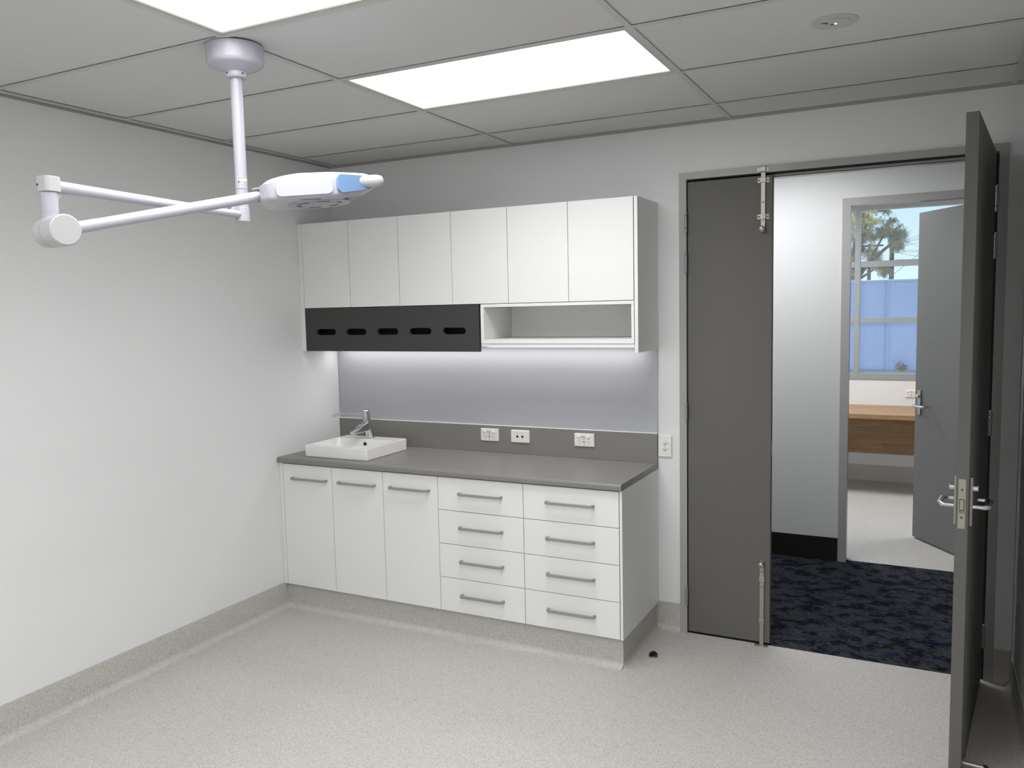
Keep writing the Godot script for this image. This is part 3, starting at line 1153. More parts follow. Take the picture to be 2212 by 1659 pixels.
# ================================================================ basin and tap
func build_basin_and_tap() -> void:
	var t := thing("basin", "white rectangular ceramic hand basin standing on the worktop", "basin", Vector3(0.3635, 0.905, 0.3135))
	var o := t.position
	var b := Mb.new(o)
	var y0 := 0.9055
	var y1 := 0.973
	var out := func(k: float) -> PackedVector2Array: return rrect(0.140 + k, 0.587 - k, 0.112 + k, 0.515 - k, 0.012, 6)
	var inn := func(k: float, r: float) -> PackedVector2Array: return rrect(0.158 + k, 0.569 - k, 0.222 + k, 0.499 - k, r, 6)
	var rings := []
	rings.append(flat_ring(out.call(0.004), y0))
	rings.append(flat_ring(out.call(0.001), y0 + 0.002))
	rings.append(flat_ring(out.call(0.0), y1 - 0.004))
	rings.append(flat_ring(out.call(0.0013), y1 - 0.0012))
	rings.append(flat_ring(out.call(0.004), y1))
	rings.append(flat_ring(inn.call(0.0, 0.02), y1))
	rings.append(flat_ring(inn.call(0.0022, 0.02), y1 - 0.002))
	rings.append(flat_ring(inn.call(0.005, 0.024), y1 - 0.02))
	rings.append(flat_ring(inn.call(0.014, 0.03), y1 - 0.044))
	rings.append(flat_ring(inn.call(0.05, 0.04), y1 - 0.055))
	rings.append(flat_ring(inn.call(0.12, 0.03), y1 - 0.057))
	b.loft(rings, true, true, true, 50.0)
	part("body", b, mats.ceramic, t)
	b = Mb.new(o)
	b.lathe([Vector2(0.0115, 0.0), Vector2(0.0135, 0.001), Vector2(0.0130, 0.003), Vector2(0.0112, 0.0035), Vector2(0.0108, 0.001)], Vector3(0.3635, 0.9445, 0.2300), Vector3(0, 0.12, 1), 20)
	part("overflow_ring", b, mats.chrome, t)
	b = Mb.new(o)
	b.lathe([Vector2(0.0108, 0.0), Vector2(0.0108, 0.002)], Vector3(0.3635, 0.9445, 0.2300), Vector3(0, 0.12, 1), 20)
	part("overflow_hole", b, mats.slot_black, t)
	b = Mb.new(o)
	b.lathe([Vector2(0.03, 0.0), Vector2(0.03, 0.002), Vector2(0.024, 0.0035), Vector2(0.02, 0.002)], Vector3(0.3635, 0.916, 0.36), Vector3.UP, 24)
	part("waste", b, mats.chrome, t)
	# tap
	t = thing("tap", "chrome mixer tap with a long lever, on the back ledge of the basin", "tap", Vector3(0.359, 0.973, 0.172))
	o = t.position
	b = Mb.new()
	var ax := Vector3(-0.02, 1.0, 0.19).normalized()
	b.lathe([Vector2(0.026, 0.0), Vector2(0.027, 0.001), Vector2(0.0265, 0.004), Vector2(0.0235, 0.006), Vector2(0.0235, 0.098), Vector2(0.023, 0.1), Vector2(0.0225, 0.101)], Vector3(0, 0.0005, 0), ax, 32)
	part("body", b, mats.chrome, t)
	var cap := Mb.new()
	cap.lathe([Vector2(0.0225, 0.1022), Vector2(0.0245, 0.1035), Vector2(0.0245, 0.168), Vector2(0.023, 0.174), Vector2(0.018, 0.178), Vector2(0.0, 0.18)], Vector3(0, 0.0005, 0), ax, 32)
	var head := part("head", cap, mats.chrome, t)
	# lever: from the head sideways, ending in a flattened paddle
	b = Mb.new()
	var root := ax * 0.158
	var dir := Vector3(-0.985, -0.03, 0.17).normalized()
	var lv := []
	for e in [[0.012, 0.017, 0.013], [0.03, 0.012, 0.011], [0.06, 0.0085, 0.0065], [0.12, 0.0075, 0.0048], [0.165, 0.0078, 0.0042], [0.172, 0.010, 0.0045], [0.18, 0.0145, 0.0042], [0.205, 0.0155, 0.004], [0.222, 0.0145, 0.0036], [0.229, 0.008, 0.003]]:
		var c: Vector3 = root + dir * e[0] + Vector3.UP * (-0.006 * clampf((e[0] - 0.165) / 0.06, 0, 1) * 2.0)
		var side := dir.cross(Vector3.UP).normalized()
		var up := side.cross(dir).normalized()
		var ring := []
		for k in 14:
			var a := TAU * k / 14.0
			var tw: float = -0.8 * clampf((e[0] - 0.15) / 0.03, 0, 1)
			ring.append(c + (side * cos(tw) - up * sin(tw)) * cos(a) * e[1] + (up * cos(tw) + side * sin(tw)) * sin(a) * e[2])
		lv.append(ring)
	b.loft(lv, true, true, true, 60.0)
	part("lever", b, mats.chrome, head)
	# spout: flat wedge leaning forward and down, open channel look
	b = Mb.new()
	var sr := ax * 0.083
	var sd := Vector3(-0.20, -0.30, 1.0).normalized()
	var sp := []
	for e in [[0.006, 0.0215, 0.027], [0.03, 0.0218, 0.0255], [0.065, 0.0215, 0.0205], [0.10, 0.021, 0.0125], [0.125, 0.0205, 0.008], [0.131, 0.019, 0.0065]]:
		var c: Vector3 = sr + sd * e[0]
		var side := sd.cross(Vector3.UP).normalized()
		var up := side.cross(sd).normalized()
		var ring := []
		for q in rrect(-e[1], e[1], -e[2], e[2], minf(0.005, e[2] * 0.8), 3):
			ring.append(c + side * q.x + up * q.y)
		sp.append(ring)
	b.loft(sp, true, true, true, 40.0)
	part("spout", b, mats.chrome, t)


# ================================================================ outlets
func outlet_base(called: String, label: String, category: String, at: Vector3, w: float, h: float) -> Node3D:
	var t := thing(called, label, category, at)
	var b := Mb.new()
	var rings := []
	for e in [[0.0, 0.0], [0.0, 0.0075], [0.0012, 0.0092], [0.004, 0.0102]]:
		var ring := []
		for q in rrect(-w / 2 + e[0], w / 2 - e[0], -h / 2 + e[0], h / 2 - e[0], 0.004, 4):
			ring.append(Vector3(q.x, q.y, e[1]))
		rings.append(ring)
	b.loft(rings, true, true, true, 30.0)
	part("plate", b, mats.white_plastic, t)
	return t


func double_outlet(label: String, at: Vector3) -> void:
	var t := outlet_base("power_outlet", label, "power outlet", at, 0.1165, 0.0725)
	var z := 0.0102
	for s: float in [-1.0, 1.0]:
		var b := Mb.new()
		b.lathe([Vector2(0.0095, 0.0), Vector2(0.0095, 0.0025), Vector2(0.008, 0.0055), Vector2(0.004, 0.0068), Vector2(0, 0.007)], Vector3(s * 0.028 - 0.003, 0.0175, z), Vector3.BACK, 18)
		part("rocker_switch", b, mats.white_plastic, t)
		b = Mb.new()
		var cx := s * 0.026
		for e in [[cx - 0.0075, -0.009, -0.5, 0.008], [cx + 0.0075, -0.009, 0.5, 0.008], [cx, -0.021, 0.0, 0.0085]]:
			b = Mb.new()
			b.box(Vector3(e[0], e[1], z), Vector3(0.0022, e[3], 0.0012), 0.0, Basis(Vector3.BACK, e[2]))
			part("socket_slot", b, mats.mark_grey, t)
	var u := Mb.new()
	u.box(Vector3(-0.001, -0.0105, z), Vector3(0.006, 0.009, 0.0012), 0.0, Basis(Vector3.BACK, 0.35))
	part("indicator", u, mats.slot_black, t)
	for e in [[-0.012, 0.0175, 0.0055, 0.0055, "slot_black"], [0.0, 0.0175, 0.012, 0.0045, "handle_grey"], [-0.001, 0.009, 0.017, 0.003, "handle_grey"], [-0.001, 0.002, 0.018, 0.0016, "handle_grey"]]:
		u = Mb.new()
		u.box(Vector3(e[0], e[1], z), Vector3(e[2], e[3], 0.0008))
		part("printed_mark", u, mats[e[4]], t)
	u = Mb.new()
	u.prism(PackedVector2Array([Vector2(-0.0075, -0.028), Vector2(0.0075, -0.028), Vector2(0, -0.0235)]), Vector3(0, 0, z - 0.0004), Vector3.RIGHT, Vector3.UP, Vector3(0, 0, 0.0008))
	part("printed_mark", u, mats.handle_grey, t)


func build_outlets() -> void:
	double_outlet("double power outlet on the upstand, the one nearest the basin", Vector3(1.106, 1.0085, 0.0172))
	double_outlet("double power outlet on the upstand, the one nearest the doorway", Vector3(1.698, 1.0085, 0.0172))
	var t := outlet_base("data_outlet", "white data outlet with two dark sockets, between two power outlets", "data outlet", Vector3(1.304, 1.0085, 0.0172), 0.1165, 0.0725)
	var b := Mb.new()
	b.span(-0.034, 0.034, -0.03, 0.03, 0.0098, 0.0112, 0.0006)
	part("insert", b, mats.white_plastic, t)
	for s: float in [-1.0, 1.0]:
		b = Mb.new()
		b.prism(PackedVector2Array([Vector2(-0.007, 0.005), Vector2(-0.007, -0.001), Vector2(-0.003, -0.0075), Vector2(0.003, -0.0075), Vector2(0.007, -0.001), Vector2(0.007, 0.005)]), Vector3(s * 0.016, 0, 0.011), Vector3.RIGHT, Vector3.UP, Vector3(0, 0, 0.0008))
		part("jack", b, mats.slot_black, t)
		b = Mb.new()
		b.box(Vector3(s * 0.0145, 0.0185, 0.0114), Vector3(0.004, 0.005, 0.0006), 0.0, Basis(Vector3.BACK, -0.4))
		part("printed_mark", b, mats.mark_grey, t)
	t = outlet_base("light_switch", "upright white switch plate with two switches, between upstand and door frame", "light switch", Vector3(2.1475, 0.9975, 0.0004), 0.0725, 0.1145)
	b = Mb.new()
	b.span(-0.03, 0.03, -0.038, 0.038, 0.0098, 0.0112, 0.0006)
	part("insert", b, mats.white_plastic, t)
	for y in [0.0145, -0.0165]:
		b = Mb.new()
		b.lathe([Vector2(0.0095, 0.0), Vector2(0.0095, 0.002)], Vector3(0, y, 0.0108), Vector3.BACK, 20)
		part("switch_ring", b, mats.shadow_angle, t)
		b = Mb.new()
		b.box(Vector3(0, y + 0.0005, 0.0138), Vector3(0.013, 0.013, 0.005), 0.002, Basis(Vector3.RIGHT, 0.22))
		part("rocker_switch", b, mats.white_plastic, t)
		b = Mb.new()
		b.box(Vector3(0.0185, y + 0.001, 0.0112), Vector3(0.006, 0.0028, 0.0008))
		part("indicator", b, mats.mark_grey, t)
	double_outlet("double power outlet on the far wall above the oak desk", Vector3(3.243, 0.860, -4.3998))


# ================================================================ examination lamp
func build_exam_lamp() -> void:
	var P := Vector3(1.24, H, 2.021)
	var t := thing("examination_lamp", "white jointed examination lamp hanging from the ceiling, with a blue handle end", "lamp", P)
	var W: Material = mats.lamp_white
	var b := Mb.new()
	b.lathe([Vector2(0.094, -0.001), Vector2(0.0958, -0.003), Vector2(0.0952, -0.052), Vector2(0.0935, -0.0595), Vector2(0.089, -0.065), Vector2(0.082, -0.069), Vector2(0.055, -0.080), Vector2(0.038, -0.087), Vector2(0.034, -0.089)], Vector3.ZERO, Vector3.UP, 56, true, true, 50.0)
	var can := part("canopy", b, W, t)
	b = Mb.new()
	b.lathe([Vector2(0.036, -0.085), Vector2(0.0372, -0.089), Vector2(0.0372, -0.1005), Vector2(0.035, -0.1055), Vector2(0.026, -0.108)], Vector3.ZERO, Vector3.UP, 40, true, true, 50.0)
	var col := part("collar", b, W, can)
	# pole
	var arm_y := 2.087 - H
	b = Mb.new()
	b.lathe([Vector2(0.0205, -0.1), Vector2(0.0205, arm_y + 0.0805)], Vector3.ZERO, Vector3.UP, 32, false, true)
	var pole := part("drop_pole", b, W, t)
	b = Mb.new()
	b.lathe([Vector2(0.0212, arm_y + 0.079), Vector2(0.0212, arm_y + 0.018), Vector2(0.0235, arm_y + 0.016), Vector2(0.0235, arm_y - 0.028), Vector2(0.0225, arm_y - 0.03)], Vector3.ZERO, Vector3.UP, 32)
	part("pivot_sleeve", b, W, t)
	# grub screws in the collar, facing the room
	b = Mb.new()
	for an in [-0.45, 1.05]:
		b = Mb.new()
		var d := Vector3(0.83 * cos(an) - 0.55 * sin(an), 0, 0.55 * cos(an) + 0.83 * sin(an)).normalized()
		b.lathe([Vector2(0.0032, 0.0), Vector2(0.0032, 0.001)], d * 0.0368 + Vector3(0, -0.0945, 0), d, 10)
		part("grub_screw", b, mats.slot_black, can)
	# type plate: curved patch on the pole
	b = Mb.new()
	var f := Vector3(2.138, 0, 2.164).normalized()
	var f2 := Vector3(f.z, 0, -f.x)
	var ph := []
	for k in 9:
		var an := lerpf(-0.62, 1.25, k / 8.0)
		ph.append(f * cos(an) + f2 * sin(an))
	for k in 8:
		var y0 := 2.186 - H
		var y1 := 2.209 - H
		var u0 := k / 8.0
		var u1 := (k + 1) / 8.0
		var a0: Vector3 = ph[k] * 0.0208
		var a1: Vector3 = ph[k + 1] * 0.0208
		var up0 := Vector3(0, y0, 0)
		var up1 := Vector3(0, y1, 0)
		b.tri(a0 + up0, a1 + up0, a1 + up1, ph[k], ph[k + 1], ph[k + 1], Vector2(u0, 1), Vector2(u1, 1), Vector2(u1, 0))
		b.tri(a0 + up0, a1 + up1, a0 + up1, ph[k], ph[k + 1], ph[k], Vector2(u0, 1), Vector2(u1, 0), Vector2(u0, 0))
	part("type_label", b, mats.sticker, pole)
	# first arm, horizontal
	var J := Vector3(1.28, 2.087, 2.756) - P
	var A := Vector3(0, arm_y - 0.006, 0)
	var ad := (J - A); ad.y = 0; ad = ad.normalized()
	b = Mb.new()
	b.tube([A + ad * 0.008, A + ad * 0.2, J + Vector3(0, 0.0, 0) - ad * 0.012], [0.0125, 0.0138, 0.0168], 24, true)
	part("upper_arm", b, W, t)
	b = Mb.new()
	var gp := PackedVector2Array([Vector2(0.012, 0.05), Vector2(0.02, 0.045), Vector2(0.055, 0.012), Vector2(0.06, -0.008), Vector2(0.01, -0.008)])
	b.prism(gp, A + ad.cross(Vector3.UP) * -0.006, ad, Vector3.UP, ad.cross(Vector3.UP) * 0.012)
	part("gusset", b, W, t)
	# elbow: block, tube, drum
	b = Mb.new()
	var jb := Basis(Vector3.UP, atan2(ad.x, ad.z))
	var blk := []
	for e in [[0.022, -0.0165], [0.0235, -0.0155], [0.0235, 0.0215], [0.0225, 0.0235]]:
		var ring := []
		for q in rrect(-e[0], e[0], -e[0], e[0], 0.012, 5):
			ring.append(J + jb * Vector3(q.x, e[1], q.y))
		blk.append(ring)
	b.loft(blk, true, true, true, 50.0)
	var elbow := part("elbow_block", b, mats.lamp_warm, t)
	b = Mb.new()
	b.lathe([Vector2(0.003, 0), Vector2(0.003, 0.0008)], J + jb * Vector3(-0.012, 0.001, 0.0233), jb * Vector3(0, 0, 1), 10)
	part("grub_screw", b, mats.slot_black, elbow)
	b = Mb.new()
	b.lathe([Vector2(0.0195, -0.017), Vector2(0.0205, -0.0185), Vector2(0.0205, -0.0705), Vector2(0.0195, -0.072), Vector2(0.0195, -0.0728), Vector2(0.0205, -0.0735), Vector2(0.0205, -0.1)], J, Vector3.UP, 32)
	part("elbow_tube", b, W, t)
	b = Mb.new()
	var gq := PackedVector2Array()
	gq.append(Vector2(0.015, -0.012)); gq.append(Vector2(0.052, -0.016))
	for k in 8:
		var a := PI / 2 + PI / 2 * k / 7.0
		gq.append(Vector2(0.052 + 0.031 * cos(a), -0.049 + 0.031 * sin(a)))
	gq.append(Vector2(0.015, -0.052))
	b.prism(gq, J + ad.cross(Vector3.UP) * -0.004, -ad, Vector3.UP, ad.cross(Vector3.UP) * 0.008)
	part("gusset", b, W, t)
	var ax := Vector3(0.981, 0, 0.191).normalized()
	var dr := Vector3(0.191, 0, -0.981).normalized()
	var D := Vector3(1.28, 1.965, 2.756) - P
	b = Mb.new()
	b.lathe([Vector2(0.038, -0.024), Vector2(0.041, -0.020), Vector2(0.0415, -0.015), Vector2(0.0415, 0.0192), Vector2(0.0412, 0.0202)], D, ax, 48, true, true, 50.0)
	var dm := part("drum", b, mats.lamp_warm, t)
	b = Mb.new()
	b.lathe([Vector2(0.0388, 0.0200), Vector2(0.0388, 0.0235)], D, ax, 48)
	part("drum_gap", b, mats.slot_black, dm)
	b = Mb.new()
	b.lathe([Vector2(0.0412, 0.0233), Vector2(0.0415, 0.0243), Vector2(0.0415, 0.0795), Vector2(0.0405, 0.0822), Vector2(0.038, 0.0838)], D, ax, 48, true, true, 50.0)
	part("drum", b, mats.lamp_warm, t)
	# second arm rising to the head
	var S := D + ax * 0.0525
	var E := Vector3(1.454, 2.116, 2.139) - P
	var ed := (E - S).normalized()
	b = Mb.new()
	b.tube([S + ed * 0.03, S + ed * 0.1, S + ed * 0.1005, E - ed * 0.012], [0.0165, 0.0165, 0.0158, 0.0172], 28, true)
	part("lower_arm", b, W, t)
	b = Mb.new()
	b.lathe([Vector2(0.0175, -0.016), Vector2(0.0188, -0.015), Vector2(0.0188, 0.008), Vector2(0.0175, 0.009)], E, ed, 32)
	var colr := part("head_collar", b, W, t)
	b = Mb.new()
	b.lathe([Vector2(0.0182, 0.0095), Vector2(0.0185, 0.011), Vector2(0.0185, 0.02), Vector2(0.0175, 0.021)], E, ed, 32)
	b.box(E + ed * -0.012 + Vector3(0, 0.021, 0), Vector3(0.03, 0.004, 0.05), 0.001, Basis(Vector3.UP, atan2(ed.x, ed.z)))
	b.box(E + ed * -0.010 + Vector3(0, -0.022, 0), Vector3(0.03, 0.005, 0.026), 0.001, Basis(Vector3.UP, atan2(ed.x, ed.z)))
	b.box(E + ed * 0.018 + Vector3(0, -0.018, 0), Vector3(0.028, 0.006, 0.022), 0.001, Basis(Vector3.UP, atan2(ed.x, ed.z)))
	part("clip", b, mats.lamp_warm, colr)
	# lamp head, in its own axes: x to the nose, z to the camera side
	var hx := Vector3(0.769, 0, -0.639).normalized()
	var hz := Vector3(0.639, 0, 0.769).normalized()
	var tilt := 0.075
	var hb := Basis(hx * cos(tilt) + Vector3.UP * sin(tilt), Vector3.UP * cos(tilt) - hx * sin(tilt), hz)
	var C0 := Vector3(1.606, 2.132, 2.050) - P
	var outline := func(k: float) -> PackedVector2Array:
		# plan of the head: square back corners, chamfers running to a blunt nose
		var raw := [Vector2(-0.184, -0.085), Vector2(-0.148, -0.128), Vector2(0.046, -0.135), Vector2(0.172, -0.042), Vector2(0.186, 0.0), Vector2(0.172, 0.042), Vector2(0.046, 0.135), Vector2(-0.148, 0.128), Vector2(-0.184, 0.085)]
		var pts := PackedVector2Array()
		var m := raw.size()
		for i in m:
			var p0: Vector2 = raw[(i + m - 1) % m]
			var p1: Vector2 = raw[i]
			var p2: Vector2 = raw[(i + 1) % m]
			var r := 0.3
			for q in 5:
				var u := q / 4.0
				var s0 := p1.lerp(p0, r)
				var s1 := p1.lerp(p2, r)
				pts.append(s0.lerp(p1, u).lerp(p1.lerp(s1, u), u))
		var res := PackedVector2Array()
		for q in pts:
			res.append(q - q.normalized() * k)
		return res
	var hr := []
	for e in [[0.045, -0.045], [0.012, -0.042], [0.004, -0.037], [0.0, -0.029], [0.0, 0.012], [0.004, 0.022], [0.012, 0.031], [0.026, 0.038], [0.055, 0.043], [0.10, 0.045]]:
		var ring := []
		for q in outline.call(e[0]):
			ring.append(C0 + hb * Vector3(q.x, e[1] - 0.12 * maxf(0.0, -q.x - 0.06) * (1.0 if e[1] > 0.02 else 0.0) + (0.36 * maxf(0.0, q.x - 0.075) if e[1] < 0.0 else 0.0), q.y))
		hr.append(ring)
	b = Mb.new()
	b.loft(hr, true, true, true, 45.0)
	var hd := part("lamp_head", b, W, t)
	b = Mb.new()
	var sp := rrect(-0.130, 0.040, -0.032, 0.010, 0.016, 6)
	b.prism(sp, C0 + hb * Vector3(0, 0, 0.1285), hb.x, hb.y, hb.z * 0.0075)
	part("side_band", b, mats.lamp_side, hd)
	# outline of the blue grip: rounded at the wide end, its lower edge rising to the nose
	var grip := []
	for q in rrect(-0.067, 0.077, -0.030, 0.026, 0.015, 6):
		grip.append(Vector2(q.x, q.y + (0.30 * maxf(0.0, q.x - 0.01) if q.y < 0.0 else 0.0)))
	for s: float in [1.0, -1.0]:
		b = Mb.new()
		var cd := Vector3(0.113, 0, -0.093 * s).normalized()
		var cn := Vector3(0.093, 0, 0.113 * s).normalized()
		b.prism(PackedVector2Array(grip), C0 + hb * (Vector3(0.109, 0, 0.0885 * s) - cn * 0.008), hb * cd, hb.y, hb * cn * 0.0105)
		part("blue_grip", b, mats.lamp_blue, hd)
	b = Mb.new()
	b.tube([C0 + hb * Vector3(0.122, 0.009, 0.058), C0 + hb * Vector3(0.182, 0.009, 0.052), C0 + hb * Vector3(0.193, 0.009, 0.048), C0 + hb * Vector3(0.199, 0.009, 0.04)], [0.0195, 0.0195, 0.017, 0.009], 24, true, 1.0, 60.0)
	part("handle", b, mats.lamp_warm, hd)
	b = Mb.new()
	b.lathe([Vector2(0.1, -0.0435), Vector2(0.1, -0.0455), Vector2(0.098, -0.0462)], C0 + hb * Vector3(-0.005, 0, 0), hb.y, 48)
	part("lens", b, mats.lamp_lens, hd)
	for k in 6:
		var an := TAU * k / 6.0 + 0.3
		var c := Vector3(-0.005 + 0.066 * cos(an), -0.0465, 0.066 * sin(an))
		b = Mb.new()
		b.box(C0 + hb * c, Vector3(0.036, 0.0012, 0.009), 0.0, hb * Basis(Vector3.UP, -an + PI / 2))
		part("vent", b, mats.mark_grey, hd)
	for e in [[-0.1, 0.09, 0.05, 0.008], [-0.03, 0.112, 0.06, 0.005], [0.08, 0.075, 0.01, 0.012]]:
		b = Mb.new()
		b.box(C0 + hb * Vector3(e[0], -0.0435, e[1]), Vector3(e[2], 0.0012, e[3]), 0.0, hb)
		part("mark", b, mats.mark_grey, hd)


# ================================================================ small things
func build_small_things() -> void:
	# ceiling emergency light
	var t := thing("emergency_light", "round flat white emergency light set in the ceiling tile", "ceiling light", Vector3(3.078, H + 0.0045, 1.208))
	var b := Mb.new()
	b.lathe([Vector2(0.074, 0.0), Vector2(0.074, -0.002), Vector2(0.070, -0.0042), Vector2(0.052, -0.0052)], Vector3.ZERO, Vector3.UP, 48)
	part("rim", b, mats.fitting, t)
	b = Mb.new()
	b.lathe([Vector2(0.050, -0.005), Vector2(0.050, -0.0066), Vector2(0.047, -0.0072)], Vector3.ZERO, Vector3.UP, 48)
	part("cover", b, mats.fitting, t)
	for e in [[-0.022, 0.012, 0.010, 0.009], [-0.030, 0.021, 0.013, 0.007], [-0.008, -0.008, 0.013, 0.005]]:
		b = Mb.new()
		b.box(Vector3(e[0], -0.0074, e[1]), Vector3(e[2], 0.0012, e[3]))
		part("opening", b, mats.slot_black, t)
	b = Mb.new()
	b.lathe([Vector2(0.0045, -0.007), Vector2(0.0045, -0.0085), Vector2(0.002, -0.010)], Vector3(0.004, 0, -0.002), Vector3.UP, 14)
	part("indicator_lamp", b, mats.led_dot, t)
	# dome floor stop
	t = thing("floor_stop", "small half dome door stop with a black rubber face, on the floor beside the cabinets", "door stop", Vector3(2.188, 0, 0.365))
	b = Mb.new()
	var prof := [Vector2(0.0275, 0.0), Vector2(0.0275, 0.003), Vector2(0.0265, 0.004)]
	b.lathe(prof, Vector3.ZERO, Vector3.UP, 32)
	part("base", b, mats.satin_steel, t)
	b = Mb.new()
	var rings := []
	for i in 9:      # half dome: back half of a sphere cut by a vertical plane
		var el := PI / 2 * i / 8.0
		var ring := []
		for k in 17:
			var an := PI * k / 16.0
			ring.append(Vector3(-0.0265 * cos(el) * sin(an), 0.004 + 0.026 * sin(el), 0.0265 * cos(el) * cos(an)))
		rings.append(ring)
	b.loft(rings, false, false, false, 60.0)
	var rot := Basis(Vector3.UP, -0.8)
	var dome := part("dome", b, mats.satin_steel, t)
	dome.basis = rot
	b = Mb.new()
	var fp := PackedVector2Array()
	for k in 17:
		var an := PI * k / 16.0
		fp.append(Vector2(0.0255 * cos(an), 0.004 + 0.0255 * sin(an)))
	b.prism(fp, Vector3(0, 0, 0), Vector3.BACK, Vector3.UP, Vector3(0.004, 0, 0))
	var rb := part("rubber_face", b, mats.rubber, t)
	rb.basis = rot
	t.scale = Vector3.ONE * 0.86


# ================================================================ far room
func build_office() -> void:
	var t := thing("desk", "oak grained desk under the window of the far room", "desk", Vector3(2.9, 0.0, -4.0))
	var b := Mb.new(t.position)
	b.span(1.45, 4.6, 0.70, 0.7405, -4.398, -3.66, 0.002)
	part("desktop", b, mats.oak, t)
	b = Mb.new(t.position)
	b.span(1.5, 4.55, 0.275, 0.6995, -4.392, -4.372, 0.001)
	part("modesty_panel", b, mats.oak, t)
	for x in [1.5, 4.53]:
		b = Mb.new(t.position)
		b.span(x, x + 0.02, 0.0, 0.6995, -4.37, -3.70, 0.001)
		part("end_leg", b, mats.oak, t)


